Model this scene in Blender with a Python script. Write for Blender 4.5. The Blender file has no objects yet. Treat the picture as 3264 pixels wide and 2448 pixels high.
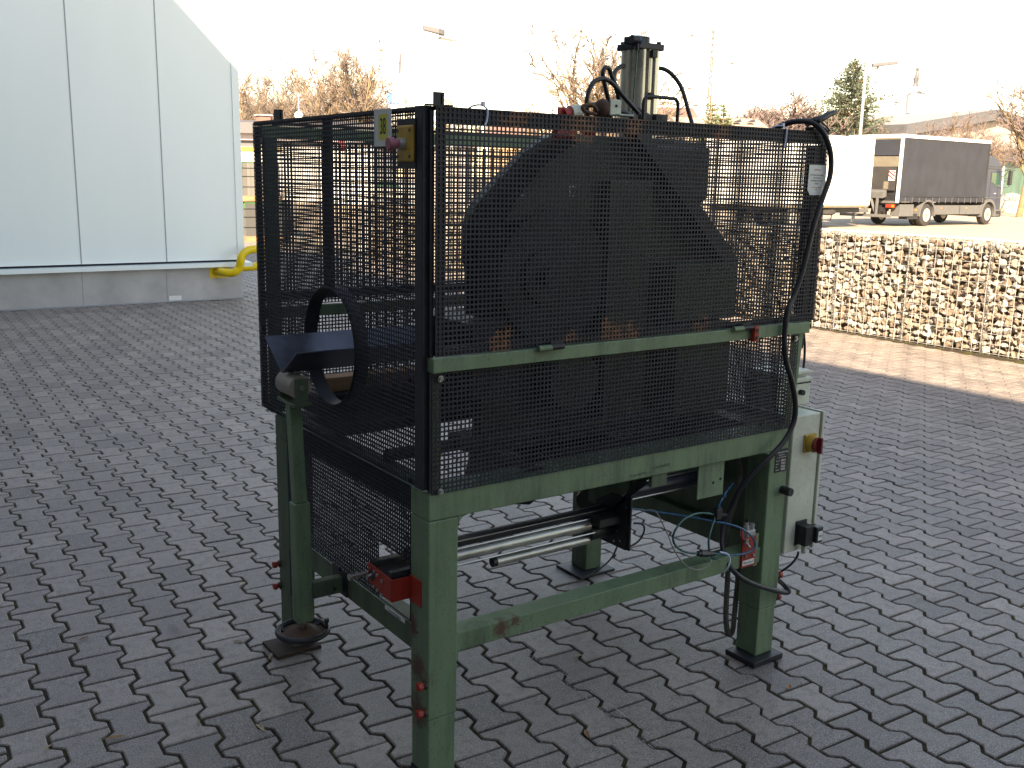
import bpy, bmesh, math, random
import numpy as np
from mathutils import Vector, Matrix
R = math.radians
scene = bpy.context.scene
col = scene.collection

# ------------------------------------------------------------------ camera
CAM = Vector((-1.26044205, -2.1588666, 1.6603267))
CR = Vector((0.81990326, -0.57217121, 0.01946131))
CU = Vector((0.10006754, 0.17669805, 0.9791651))
CF = Vector((0.56368886, 0.80087321, -0.20213108))
FPX = 3175.9989
cd = bpy.data.cameras.new('camera')
cd.sensor_width = 36.0
cd.lens = FPX / 3264.0 * 36.0
cd.clip_start = 0.05
cd.clip_end = 3000.0
cam = bpy.data.objects.new('camera', cd)
mm = Matrix.Identity(4)
for i in range(3):
    mm[i][0] = CR[i]; mm[i][1] = CU[i]; mm[i][2] = -CF[i]; mm[i][3] = CAM[i]
cam.matrix_world = mm
col.objects.link(cam)
scene.camera = cam

# ------------------------------------------------------------------ world, sun, exposure
SUN_EL, SUN_AZ = R(33.0), R(40.5)          # azimuth of travel, from +Y towards +X
world = bpy.data.worlds.new('World')
scene.world = world
world.use_nodes = True
wn = world.node_tree
sky = wn.nodes.new('ShaderNodeTexSky')
sky.sky_type = 'NISHITA'
sky.sun_disc = False
sky.sun_elevation = SUN_EL
sky.sun_rotation = R(220.5)
sky.air_density = 1.0
sky.dust_density = 0.4
sky.ozone_density = 1.0
wn.nodes['Background'].inputs[1].default_value = 0.15
wn.links.new(sky.outputs[0], wn.nodes['Background'].inputs[0])
sd = bpy.data.lights.new('sun', 'SUN')
sd.energy = 5.0
sd.angle = R(0.53)
sd.color = (1.0, 0.96, 0.90)
sun = bpy.data.objects.new('sun', sd)
sdir = Vector((math.sin(SUN_AZ) * math.cos(SUN_EL), math.cos(SUN_AZ) * math.cos(SUN_EL), -math.sin(SUN_EL)))
sun.rotation_euler = sdir.to_track_quat('-Z', 'Y').to_euler()
sun.location = (-10, -15, 14)
col.objects.link(sun)
scene.view_settings.view_transform = 'Standard'
scene.view_settings.look = 'None'
scene.view_settings.exposure = 1.80
scene.view_settings.gamma = 1.0
scene.view_settings.use_white_balance = True       # camera balanced for the open shade
scene.view_settings.white_balance_temperature = 9900
scene.view_settings.white_balance_tint = 14

# ------------------------------------------------------------------ helpers
def ray(x, y):
    return CF + CR * ((x - 1632.0) / FPX) - CU * ((y - 1224.0) / FPX)
FH = Vector((CF.x, CF.y, 0)).normalized()
def at(x, y, dep):
    """point seen at pixel x, y of the 3264 px photograph, dep metres away along the view"""
    d = ray(x, y); return CAM + d * (dep / d.dot(FH))
def on(x, y, ax, val):
    d = ray(x, y); return CAM + d * ((val - CAM[ax]) / d[ax])
def hz(x):
    d0 = ray(x, 400).z; d1 = ray(x, 800).z
    return 400 + 400 * d0 / (d0 - d1)

PINV = {}
class MB:
    def __init__(s): s.v = []; s.f = []
    def add(s, vs, fs):
        n = len(s.v); s.v += [tuple(p) for p in vs]; s.f += [tuple(i + n for i in q) for q in fs]; return s
    def box(s, x0, x1, y0, y1, z0, z1):
        v = [(x, y, z) for x in (x0, x1) for y in (y0, y1) for z in (z0, z1)]
        return s.add(v, [(0,1,3,2),(4,6,7,5),(0,4,5,1),(2,3,7,6),(0,2,6,4),(1,5,7,3)])
    def obox(s, c, a, b, d):
        c, a, b, d = Vector(c), Vector(a), Vector(b), Vector(d)
        v = [c + a * i + b * j + d * k for i in (-1, 1) for j in (-1, 1) for k in (-1, 1)]
        return s.add(v, [(0,1,3,2),(4,6,7,5),(0,4,5,1),(2,3,7,6),(0,2,6,4),(1,5,7,3)])
    def bar(s, p, q, w, h, up=(0, 0, 1)):
        p, q = Vector(p), Vector(q); d = (q - p); L = d.length; d.normalize()
        a = d.cross(Vector(up))
        if a.length < 1e-4: a = d.cross(Vector((1, 0, 0)))
        a.normalize(); b = d.cross(a)
        return s.obox((p + q) / 2, d * L / 2, a * w / 2, b * h / 2)
    def tube(s, pts, r, n=10, r2=None, cap=True):
        pts = [Vector(p) for p in pts]; m = len(pts); n0 = len(s.v)
        t = (pts[1] - pts[0]).normalized()
        a = t.cross(Vector((0, 0, 1)))
        if a.length < 1e-3: a = t.cross(Vector((1, 0, 0)))
        a.normalize()
        for i, p in enumerate(pts):
            if i == 0: t = pts[1] - pts[0]
            elif i == m - 1: t = pts[-1] - pts[-2]
            else: t = pts[i + 1] - pts[i - 1]
            t.normalize()
            a = a - t * a.dot(t)
            if a.length < 1e-5: a = t.orthogonal()
            a.normalize(); b = t.cross(a)
            rr = r if r2 is None else r + (r2 - r) * i / (m - 1)
            if isinstance(r, (list, tuple)): rr = r[i]
            for k in range(n):
                an = 2 * math.pi * k / n
                s.v.append(tuple(p + (a * math.cos(an) + b * math.sin(an)) * rr))
        for i in range(m - 1):
            for k in range(n):
                k2 = (k + 1) % n
                s.f.append((n0 + i * n + k, n0 + i * n + k2, n0 + (i + 1) * n + k2, n0 + (i + 1) * n + k))
        if cap:
            s.f.append(tuple(n0 + k for k in range(n - 1, -1, -1)))
            s.f.append(tuple(n0 + (m - 1) * n + k for k in range(n)))
        return s
    def cyl(s, p, q, r, r2=None, n=20):
        return s.tube([p, q], r, n, r if r2 is None else r2)
    def lathe(s, base, axis, prof, n=24):
        """prof: list of (distance along axis, radius)"""
        base = Vector(base); axis = Vector(axis).normalized()
        a = axis.orthogonal().normalized(); b = axis.cross(a); n0 = len(s.v)
        for d, r in prof:
            for k in range(n):
                an = 2 * math.pi * k / n
                s.v.append(tuple(base + axis * d + (a * math.cos(an) + b * math.sin(an)) * r))
        for i in range(len(prof) - 1):
            for k in range(n):
                k2 = (k + 1) % n
                s.f.append((n0 + i * n + k, n0 + i * n + k2, n0 + (i + 1) * n + k2, n0 + (i + 1) * n + k))
        s.f.append(tuple(n0 + k for k in range(n - 1, -1, -1)))
        s.f.append(tuple(n0 + (len(prof) - 1) * n + k for k in range(n)))
        return s
    def prism(s, ring, vec):
        ring = [Vector(p) for p in ring]; vec = Vector(vec); n = len(ring); n0 = len(s.v)
        s.v += [tuple(p) for p in ring] + [tuple(p + vec) for p in ring]
        s.f.append(tuple(n0 + i for i in range(n - 1, -1, -1)))
        s.f.append(tuple(n0 + n + i for i in range(n)))
        for i in range(n):
            j = (i + 1) % n
            s.f.append((n0 + i, n0 + j, n0 + n + j, n0 + n + i))
        return s
    def build(s, name, mat, parent=None, smooth=0, bevel=0, local=False, fix=True):
        me = bpy.data.meshes.new(name)
        me.from_pydata(s.v, [], s.f)
        if fix and len(s.f) < 60000:
            bm = bmesh.new(); bm.from_mesh(me)
            bmesh.ops.recalc_face_normals(bm, faces=bm.faces)
            bm.to_mesh(me); bm.free()
        me.materials.append(mat)
        me.update()
        if smooth:
            me.shade_smooth()
            me.set_sharp_from_angle(angle=R(smooth))
        o = bpy.data.objects.new(name, me)
        col.objects.link(o)
        if parent is not None:
            o.parent = parent
            if parent.type == 'EMPTY' and not local:
                o.matrix_parent_inverse = Matrix.Translation(-parent.location)
        if bevel:
            b = o.modifiers.new('bevel', 'BEVEL'); b.width = bevel; b.segments = 2
            b.limit_method = 'ANGLE'; b.angle_limit = R(40)
        return o

def tag(o, label=None, cat=None, group=None, kind=None):
    if label: o['label'] = label
    if cat: o['category'] = cat
    if group: o['group'] = group
    if kind: o['kind'] = kind
    return o
def thing(name, loc, label, cat, group=None, rot=None):
    o = bpy.data.objects.new(name, None)
    o.location = loc; o.empty_display_size = 0.2
    if rot is not None: o.rotation_euler = rot
    col.objects.link(o)
    return tag(o, label, cat, group)
def copy_tree(o, parent=None):
    c = o.copy(); col.objects.link(c)
    if parent is not None:
        c.parent = parent; c.matrix_parent_inverse = o.matrix_parent_inverse.copy()
    for ch in list(o.children): copy_tree(ch, c)
    return c
def spline(pts, k=8):
    """Catmull-Rom through the points"""
    P = [Vector(p) for p in pts]; P = [P[0] * 2 - P[1]] + P + [P[-1] * 2 - P[-2]]; out = []
    for i in range(1, len(P) - 2):
        for j in range(k):
            t = j / k; a, b, c, d = P[i - 1], P[i], P[i + 1], P[i + 2]
            out.append(0.5 * ((2 * b) + (c - a) * t + (2 * a - 5 * b + 4 * c - d) * t * t + (3 * b - 3 * c + d - a) * t ** 3))
    out.append(P[-2]); return out

FONT = None
def text(name, body, mat, origin, right, up, size, parent=None, local=False, sx=1.0, align='CENTER', ext=0.0004, shear=0.0, lift=0.0, bold=0.0):
    cu = bpy.data.curves.new(name, 'FONT'); cu.body = body; cu.size = size
    cu.align_x = align; cu.align_y = 'CENTER'; cu.extrude = ext; cu.shear = shear; cu.offset = bold
    t = bpy.data.objects.new('tmp_text', cu); col.objects.link(t)
    dg = bpy.context.evaluated_depsgraph_get(); dg.update()
    me = bpy.data.meshes.new_from_object(t.evaluated_get(dg))
    col.objects.unlink(t); bpy.data.objects.remove(t); bpy.data.curves.remove(cu)
    right = Vector(right).normalized(); up = Vector(up).normalized(); nrm = right.cross(up)
    M = Matrix.Identity(4)
    for i in range(3):
        M[i][0] = right[i] * sx; M[i][1] = up[i]; M[i][2] = nrm[i]; M[i][3] = (Vector(origin) + nrm * lift)[i]
    me.transform(M); me.materials.clear(); me.materials.append(mat); me.name = name
    o = bpy.data.objects.new(name, me); col.objects.link(o)
    if parent is not None:
        o.parent = parent
        if parent.type == 'EMPTY' and not local: o.matrix_parent_inverse = Matrix.Translation(-parent.location)
    return o

# ------------------------------------------------------------------ materials
class NT:
    def __init__(s, name):
        s.m = bpy.data.materials.new(name); s.m.use_nodes = True
        s.t = s.m.node_tree; s.b = s.t.nodes['Principled BSDF']; s.co = None
    def n(s, typ, **kw):
        nd = s.t.nodes.new(typ)
        for k, v in kw.items():
            if k.startswith('i_'): nd.inputs[k[2:].replace('_', ' ')].default_value = v
            else: setattr(nd, k, v)
        return nd
    def l(s, a, b): s.t.links.new(a, b)
    def coord(s, scale=(1, 1, 1)):
        tc = s.n('ShaderNodeTexCoord'); mp = s.n('ShaderNodeMapping'); mp.inputs['Scale'].default_value = scale
        s.l(tc.outputs['Object'], mp.inputs[0]); return mp.outputs[0]
    def noise(s, scale=5, detail=4, rough=.55, stretch=(1, 1, 1), dist=0.0):
        nn = s.n('ShaderNodeTexNoise'); nn.inputs['Scale'].default_value = scale; nn.inputs['Detail'].default_value = detail
        nn.inputs['Roughness'].default_value = rough; nn.inputs['Distortion'].default_value = dist
        s.l(s.coord(stretch), nn.inputs['Vector']); return nn.outputs['Fac']
    def ramp(s, src, a, b, c0=0.0, c1=1.0):
        mr = s.n('ShaderNodeMapRange'); mr.inputs[1].default_value = a; mr.inputs[2].default_value = b
        mr.inputs[3].default_value = c0; mr.inputs[4].default_value = c1; s.l(src, mr.inputs[0]); return mr.outputs[0]
    def mix(s, fac, a, b):
        mx = s.n('ShaderNodeMix', data_type='RGBA')
        if isinstance(fac, float): mx.inputs[0].default_value = fac
        else: s.l(fac, mx.inputs[0])
        for v, i in ((a, 6), (b, 7)):
            if isinstance(v, tuple): mx.inputs[i].default_value = (*v, 1) if len(v) == 3 else v
            else: s.l(v, mx.inputs[i])
        return mx.outputs[2]
    def math(s, op, a, b=None):
        m = s.n('ShaderNodeMath', operation=op)
        for v, i in ((a, 0), (b, 1)):
            if v is None: continue
            if isinstance(v, (int, float)): m.inputs[i].default_value = v
            else: s.l(v, m.inputs[i])
        return m.outputs[0]
    def bump(s, src, strength=.2, dist=.002):
        b = s.n('ShaderNodeBump'); b.inputs['Strength'].default_value = strength; b.inputs['Distance'].default_value = dist
        s.l(src, b.inputs['Height']); s.l(b.outputs[0], s.b.inputs['Normal']); return b
    def base(s, c):
        if isinstance(c, tuple): s.b.inputs['Base Color'].default_value = (*c, 1)
        else: s.l(c, s.b.inputs['Base Color'])
    def rough(s, r):
        if isinstance(r, (int, float)): s.b.inputs['Roughness'].default_value = r
        else: s.l(r, s.b.inputs['Roughness'])

def plain(name, c, rough=.6, metal=0.0, var=.15, scale=12, bump=.0, bscale=60, stretch=(1, 1, 1)):
    k = NT(name)
    f = k.noise(scale, 5, .6, stretch)
    lo = tuple(x * (1 - var) for x in c); hi = tuple(min(1, x * (1 + var)) for x in c)
    k.base(k.mix(k.ramp(f, .3, .7), lo, hi))
    k.rough(k.ramp(f, .3, .7, max(0, rough - .08), min(1, rough + .08)))
    k.b.inputs['Metallic'].default_value = metal
    if bump: k.bump(k.noise(bscale, 4), bump)
    return k.m

SPOTS = [((0, .05, .33), .05), ((0, .06, .20), .06), ((0, .085, .46), .035), ((.004, .11, .43), .05), ((.25, .01, .405), .03), ((.30, .01, .415), .02)]
def painted(name, c, grime=(.03, .035, .03), rust=(.10, .045, .02), ga=.48, gb=.68, ra=.655, rough=.42):
    """machine enamel: mottled dirt, vertical streaks, chipped spots"""
    k = NT(name)
    f1 = k.noise(3.5, 6, .65); f2 = k.noise(13, 6, .75, (1, 1, .13)); f3 = k.noise(24, 6, .8); f4 = k.noise(120, 3, .6)
    c1 = k.mix(k.ramp(f1, .35, .7), tuple(x * .82 for x in c), tuple(x * 1.12 for x in c))
    g = k.math('MULTIPLY', k.ramp(k.math('ADD', k.math('MULTIPLY', f1, .5), k.math('MULTIPLY', f2, .5)), ga, gb), .85)
    c2 = k.mix(g, c1, grime)
    c2 = k.mix(k.ramp(f4, .58, .68, 0, .4), c2, grime)
    c3 = k.mix(k.ramp(f3, ra, ra + .05), c2, rust)
    if name == 'green_enamel':
        geo = k.n('ShaderNodeNewGeometry'); wob = k.ramp(f3, .3, .7, -.03, .03)
        for p, r in SPOTS:
            d = k.n('ShaderNodeVectorMath', operation='DISTANCE'); k.l(geo.outputs['Position'], d.inputs[0]); d.inputs[1].default_value = p
            c3 = k.mix(k.ramp(k.math('ADD', d.outputs['Value'], wob), r, r * .4, 0, .8), c3, (.10, .022, .018))
    k.base(c3); k.rough(k.ramp(f2, .3, .7, rough, rough + .25))
    k.bump(f4, .12, .001)
    return k.m

M = {}
M['green'] = painted('green_enamel', (.150, .242, .140))
M['green_dark'] = painted('green_enamel_dark', (.085, .140, .078), ga=.44, gb=.68)  # darker copy of the green for rear and inner parts
M['dark_steel'] = plain('dark_steel', (.022, .024, .030), .5, .3, .35, 20, .1)
M['black_plastic'] = plain('black_plastic', (.018, .018, .020), .45, 0, .25, 30)
M['rubber'] = plain('hose_rubber', (.017, .018, .023), .48, 0, .3, 30, .1, 200)
M['steel'] = plain('bare_steel', (.42, .42, .41), .34, .9, .2, 25, .05)
M['alu'] = plain('anodised_aluminium', (.50, .51, .52), .32, .75, .18, 8, .05, 90, (.3, 1, 1))
M['rust_plate'] = plain('dark_rusty_plate', (.055, .036, .028), .85, .2, .5, 25, .4, 80)
M['rusty'] = plain('rusty_steel', (.10, .055, .035), .8, .2, .5, 25, .4, 80)
M['red'] = painted('red_enamel', (.42, .028, .014), grime=(.06, .02, .015), ra=.8)
M['red_dark'] = plain('red_plastic', (.17, .012, .018), .4, 0, .2, 30)
M['pink'] = plain('faded_red_plastic', (.36, .12, .15), .55, 0, .2, 40)
M['yellow'] = plain('yellow_plastic', (.42, .25, .035), .5, 0, .22, 18)
M['cabinet'] = painted('cabinet_grey_green', (.56, .60, .50), grime=(.24, .22, .18), ga=.58, gb=.9, ra=.84, rough=.45)
M['paper'] = plain('laminated_paper', (.62, .66, .64), .5, 0, .06, 20)
M['label_yellow'] = plain('label_yellow', (.62, .58, .09), .5, 0, .05, 20)
M['label_white'] = plain('label_white', (.70, .72, .72), .5, 0, .05, 20)
M['ink'] = plain('ink', (.02, .02, .02), .6, 0, 0, 5)
M['ink_red'] = plain('ink_red', (.55, .12, .08), .6, 0, 0, 5)
M['ink_green'] = plain('pencil_ink', (.035, .07, .04), .7, 0, 0, 5)
M['chalk'] = plain('chalk', (.42, .45, .44), .9, 0, .2, 60)
M['tie'] = plain('nylon_tie', (.55, .66, .82), .4, 0, .05, 40)
M['blue_hose'] = plain('blue_air_hose', (.012, .095, .20), .25, 0, .1, 40)
M['teal_hose'] = plain('teal_air_hose', (.010, .085, .085), .25, 0, .15, 40)
M['grey_cable'] = plain('grey_cable', (.22, .22, .20), .5, 0, .1, 40)
M['blued'] = plain('blued_sheet', (.075, .086, .115), .40, .55, .45, 9, .1, 40)
M['wood'] = plain('timber', (.36, .20, .11), .8, 0, .3, 14, .3, 60, (.15, 1, 1))
M['zinc'] = plain('zinc_barrel', (.46, .47, .45), .38, .75, .3, 30, .12, 120, (.4, 1, 1))
M['cyl_body'] = plain('cylinder_profile', (.52, .48, .39), .30, .75, .5, 10, .1, 60, (1, 1, .35))

# perforated sheet: dark paint, dust, rusted welds at fixed spots
def sheet_mat(name, spots):
    k = NT(name)
    f = k.noise(7, 5, .6); f2 = k.noise(70, 3, .6)
    c = k.mix(k.ramp(f, .3, .75), (.009, .011, .019), (.023, .026, .040))
    geo = k.n('ShaderNodeNewGeometry'); acc = None
    wob = k.ramp(k.noise(22, 4, .7), .3, .7, -.035, .035)
    for (p, r) in spots:
        d = k.n('ShaderNodeVectorMath', operation='DISTANCE'); k.l(geo.outputs['Position'], d.inputs[0]); d.inputs[1].default_value = p
        s = k.ramp(k.math('ADD', d.outputs['Value'], wob), r, r * .55)
        acc = s if acc is None else k.math('MAXIMUM', acc, s)
    if acc is not None:
        rc = k.mix(k.ramp(f2, .35, .65), (.085, .034, .02), (.21, .105, .07))
        c = k.mix(acc, c, rc)
    k.base(c); k.rough(.62); k.b.inputs['Metallic'].default_value = .15
    k.bump(f2, .25, .001)
    return k.m
M['sheet'] = sheet_mat('perforated_sheet', [((.215,0,1.222),.045),((.445,0,1.222),.028),((.60,0,1.228),.045),((.67,0,1.222),.030),((.95,0,1.232),.036),((.255,0,1.81),.05),((.463,0,1.805),.06),((.652,0,1.81),.055),((.994,0,1.815),.055)])
M['sheet2'] = sheet_mat('perforated_sheet_side', [])

def wallmat(name, c, joint=0.0, rib=0.0):
    k = NT(name)
    f = k.noise(1.2, 4, .5, (1, 1, .25)); f2 = k.noise(14, 5, .6, (6, 6, .15)); f3 = k.noise(60, 2, .5)
    cc = k.mix(k.ramp(f, .3, .7), tuple(x * .95 for x in c), c)
    cc = k.mix(k.ramp(f2, .60, .8, 0, .22), cc, tuple(x * .75 for x in c))
    k.base(cc); k.rough(.4)
    k.bump(f2, .05, .002)
    return k.m
M['clad'] = wallmat('metal_cladding', (.80, .89, .89))
M['plinth'] = NT('plinth_sheet')
_k = M['plinth']; _f = _k.noise(3, 5, .6); _f2 = _k.noise(26, 3, .8, (1, 1, 2.2), 1.5)
_k.base(_k.mix(_k.ramp(_f2, .66, .72, 0, .5), _k.mix(_k.ramp(_f, .3, .7), (.34, .34, .35), (.46, .46, .47)), (.7, .7, .7)))
_k.rough(.5); _k.b.inputs['Metallic'].default_value = .25; M['plinth'] = _k.m
M['dark_gap'] = plain('dark_gap', (.03, .03, .04), .9)
M['seam'] = plain('panel_seam', (.30, .33, .36), .6)
M['safety_yellow'] = plain('safety_yellow', (.80, .56, .015), .38, 0, .12, 9, .05)
M['trim'] = plain('metal_trim', (.55, .58, .58), .45, .1, .08, 10)

# paving stones
def paver_mat():
    k = NT('concrete_paver')
    a = k.n('ShaderNodeAttribute', attribute_name='tint')
    fine = k.noise(230, 4, .7); big = k.noise(.9, 4, .6); mid = k.noise(22, 6, .75); spk = k.noise(380, 1, .5)
    c = k.mix(a.outputs['Fac'], (.130, .101, .088), (.345, .277, .238))
    c = k.mix(k.ramp(big, .35, .7, 0, .45), c, (.215, .180, .155))
    c = k.mix(k.ramp(mid, .46, .66, 0, .65), c, (.088, .070, .062))
    c = k.mix(k.ramp(fine, .50, .66, 0, .75), c, (.36, .345, .335))
    c = k.mix(k.ramp(fine, .48, .34, 0, .7), c, (.045, .043, .045))
    c = k.mix(k.ramp(spk, .63, .70, 0, .8), c, (.50, .49, .50))
    c = k.mix(k.ramp(k.noise(2.3, 3, .5, (1, 1, 1), 1.0), .70, .80, 0, .5), c, (.05, .04, .045))
    k.base(c); k.rough(.58)
    k.bump(fine, .35, .0012)
    return k.m
M['paver'] = paver_mat()
def joint_mat():
    k = NT('joint_moss')
    a = k.noise(9, 5, .7); b = k.noise(60, 4, .7); c0 = k.noise(300, 3, .6)
    c = k.mix(k.ramp(b, .35, .65), (.020, .015, .011), (.062, .044, .028))
    c = k.mix(k.ramp(a, .48, .62), c, k.mix(k.ramp(c0, .4, .6), (.034, .038, .010), (.105, .095, .020)))
    c = k.mix(k.ramp(k.noise(5, 4, .6, (1, 1, 1), .6), .60, .68, 0, .8), c, (.085, .045, .02))
    k.base(c); k.rough(1.0); k.bump(c0, .9, .006)
    return k.m
M['joint'] = joint_mat()
def asphalt_mat():
    k = NT('sunlit_yard_asphalt')
    f = k.noise(.25, 4, .6, (1, 3, 1)); g = k.noise(25, 4, .7); h = k.noise(1.2, 5, .6, (.4, 3, 1))
    c = k.mix(k.ramp(f, .3, .7), (.30, .235, .18), (.40, .32, .25))
    c = k.mix(k.ramp(h, .55, .75, 0, .5), c, (.22, .175, .14))
    c = k.mix(k.ramp(g, .4, .7, 0, .4), c, (.42, .36, .30))
    k.base(c); k.rough(.9); k.bump(g, .3, .01)
    return k.m
M['asphalt'] = asphalt_mat()
M['field'] = plain('distant_ground', (.13, .115, .085), .95, 0, .3, .05)
M['kerb'] = plain('kerb_concrete', (.42, .40, .37), .85, 0, .15, 3, .2)
M['line'] = plain('road_paint', (.62, .60, .56), .7, 0, .1, 6)

# ------------------------------------------------------------------ ground
def sheet(name, x0, x1, y0, y1, z, mat):
    o = MB().add([(x0, y0, z), (x1, y0, z), (x1, y1, z), (x0, y1, z)], [(0, 1, 2, 3)]).build(name, mat, fix=False)
    return tag(o, kind='structure')
sheet('ground', -900, 900, -900, 900, -.040, M['field'])
sheet('paving_bed', -16, 8.85, -16, 34, -.0075, M['joint'])
sheet('yard', 8.85, 130, -60, 110, -.010, M['asphalt'])
sheet('yard_back', -60, 8.85, 34, 110, -.0115, M['asphalt'])

# double-T paving stones, laid out one by one
def pavers():
    P, H, th, a, g = .1395, .2000, -.0462, .0160, .0100
    tr = .022
    e1 = np.array([math.cos(th), math.sin(th)]); e2 = np.array([e1[1], -e1[0]])
    # phase taken from the joints seen right of the near leg
    o = np.array([.4982, .4399])
    hw, hh = P / 2, H / 2
    def ring(inset):
        w1, w0, h = hw + a - inset, hw - a - inset, hh - inset
        q0, q1 = hh / 2 + tr / 2 + .006, hh / 2 - tr / 2 + .001
        right = [(w1, -h), (w1, -q0), (w0, -q1), (w0, q1), (w1, q0), (w1, h)]
        return right + [(-x, -y) for x, y in right]
    r0, r1 = ring(g / 2), ring(g / 2 + .0035)
    tv = [(x, y, -.012) for x, y in r0] + [(x, y, -.0030) for x, y in r0] + [(x, y, 0) for x, y in r1] + [(0, 0, 0)]
    n = 12; tf4 = []; tf3 = []
    for i in range(n):
        j = (i + 1) % n
        tf4 += [(i, j, n + j, n + i), (n + i, n + j, 2 * n + j, 2 * n + i)]
        tf3 += [(2 * n + i, 2 * n + j, 3 * n)]
    tv = np.array(tv)
    rng = np.random.default_rng(5)
    cs = []
    for i in range(-80, 100):
        for j in range(-170, 90):
            # stone centre: half a stone on from the joint line
            c = o + i * P * e1 + (j + .5 + (i % 2) * .5) * H * e2
            x, y = c
            if x < -3.3 or x > 8.28 or y < -3.2 or y > 26: continue
            if x < 3.42 and 10.93 < y < 13.4: continue
            cs.append((x, y))
    cs = np.array(cs); N = len(cs)
    dz = rng.normal(0, .0009, N); tx = rng.normal(0, .006, N); ty = rng.normal(0, .006, N)
    rot = rng.normal(0, .006, N); sh = rng.normal(0, .0007, (N, 2))
    V = np.zeros((N, len(tv), 3))
    u = tv[None, :, 0] * np.cos(rot)[:, None] - tv[None, :, 1] * np.sin(rot)[:, None]
    v = tv[None, :, 0] * np.sin(rot)[:, None] + tv[None, :, 1] * np.cos(rot)[:, None]
    V[:, :, 0] = cs[:, 0, None] + sh[:, 0, None] + u * e1[0] + v * e2[0]
    V[:, :, 1] = cs[:, 1, None] + sh[:, 1, None] + u * e1[1] + v * e2[1]
    V[:, :, 2] = tv[None, :, 2] + dz[:, None] + u * tx[:, None] + v * ty[:, None]
    nv = len(tv); off = np.arange(N) * nv
    F4 = (np.array(tf4)[None] + off[:, None, None]).reshape(-1, 4)
    F3 = (np.array(tf3)[None] + off[:, None, None]).reshape(-1, 3)
    me = bpy.data.meshes.new('paving_stones')
    me.vertices.add(N * nv); me.vertices.foreach_set('co', V.reshape(-1))
    nl = F4.size + F3.size
    me.loops.add(nl); me.loops.foreach_set('vertex_index', np.concatenate([F4.reshape(-1), F3.reshape(-1)]))
    npoly = len(F4) + len(F3); me.polygons.add(npoly)
    ls = np.concatenate([np.arange(len(F4)) * 4, F4.size + np.arange(len(F3)) * 3])
    me.polygons.foreach_set('loop_start', ls)
    me.update(calc_edges=True)
    # e1 x e2 points down: flip
    me.flip_normals()
    tint = np.clip(rng.normal(.45, .26, N), 0, 1)
    at_ = me.attributes.new('tint', 'FLOAT', 'FACE')
    at_.data.foreach_set('value', np.concatenate([np.repeat(tint, len(tf4)), np.repeat(tint, len(tf3))]))
    me.materials.append(M['paver']); me.validate()
    me.shade_flat()
    ob = bpy.data.objects.new('paving_stones', me); col.objects.link(ob)
    tag(ob, kind='structure')
pavers()

# ------------------------------------------------------------------ clad hall on the left, with an unseen block added behind the camera
def clad_hall():
    t = thing('clad_hall', (3.5, 10.95, 0), 'pale metal clad hall with vertical panel joints and grey plinth, left of the machine', 'building')
    H1, H2 = 4.0, 9.95
    # walls
    MB().box(-3.5, 3.50, 10.952, 11.4, .52, H1).box(3.1, 3.50, 11.4, 13.5, .52, H1).box(-3.5, 3.1, 13.2, 13.5, .52, H1).build('wall', M['clad'], t, bevel=.004)
    MB().box(-14, -3.5, -26, 34, .52, H2).build('wall', plain('grey_cladding', (.15, .155, .17), .6, 0, .1, 1), t)
    MB().box(-3.55, 3.56, 10.90, 13.6, H1, H1 + .10).build('roof', M['trim'], t)
    MB().box(-14.1, -3.44, -26.1, 34.1, H2, H2 + .02).build('roof', M['trim'], t)
    MB().box(-3.52, 4.0, -12, -6.2, 0, 5.6).build('wall', plain('sky_block_grey', (.15, .155, .17), .6, 0, .1, 1), t)  # unseen block, added to hold sky light off the near paving
    # narrow corner flashing
    MB().box(3.425, 3.522, 10.938, 10.952, .545, H1).box(3.50, 3.522, 10.952, 11.15, .545, H1).build('corner_trim', M['clad'], t, bevel=.003)
    for x in (-2.61, -1.59, -.57, .452, 1.455, 2.490): MB().box(x - .007, x + .007, 10.949, 10.951, .52, H1).build('panel_seam', M['seam'], t)
    for i in range(30): MB().box(-3.4995, -3.498, -25 + i * 1.02, -25 + i * 1.02 + .014, .52, H2).build('panel_seam', M['seam'], t)
    # shadow gap, drip ledge, plinth
    MB().box(-3.46, 3.46, 10.99, 11.3, .495, .521).box(3.2, 3.46, 11.3, 13.4, .495, .521).build('shadow_gap', M['dark_gap'], t)
    MB().add([(-3.44,10.86,.436),(3.60,10.86,.436),(3.60,10.86,.485),(-3.44,10.86,.485),(-3.44,11.1,.436),(3.60,11.1,.436),(3.60,11.1,.497),(-3.44,11.1,.497)],
             [(0,1,2,3),(3,2,6,7),(0,4,5,1),(1,5,6,2),(4,7,6,5),(0,3,7,4)]).box(3.3, 3.6, 11.1, 13.45, .436, .495).build('drip_ledge', M['clad'], t)
    MB().box(-3.46, 3.485, 10.97, 11.4, -.02, .436).box(3.1, 3.485, 11.4, 13.4, -.02, .436).box(-13.9, -3.52, -25.9, 33.9, -.02, .52).build('plinth', M['plinth'], t)
    for x in (-.6, .43, 1.455, 2.481): MB().box(x - .004, x + .004, 10.966, 10.971, .013, .435).build('plinth_seam', M['seam'], t)
    MB().box(-3.46, 3.49, 10.955, 10.972, -.01, .012).build('plinth_foot', M['seam'], t)
    for x in (.5, 1.38, 1.53, 2.42, 2.55, 3.40):
        for z in (.08, .36): MB().cyl((x, 10.972, z), (x, 10.962, z), .007, n=8).build('rivet', M['alu'], t)
    MB().box(2.50, 2.66, 10.966, 10.972, .015, .075).build('repair_patch', M['label_white'], t)
clad_hall()

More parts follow.
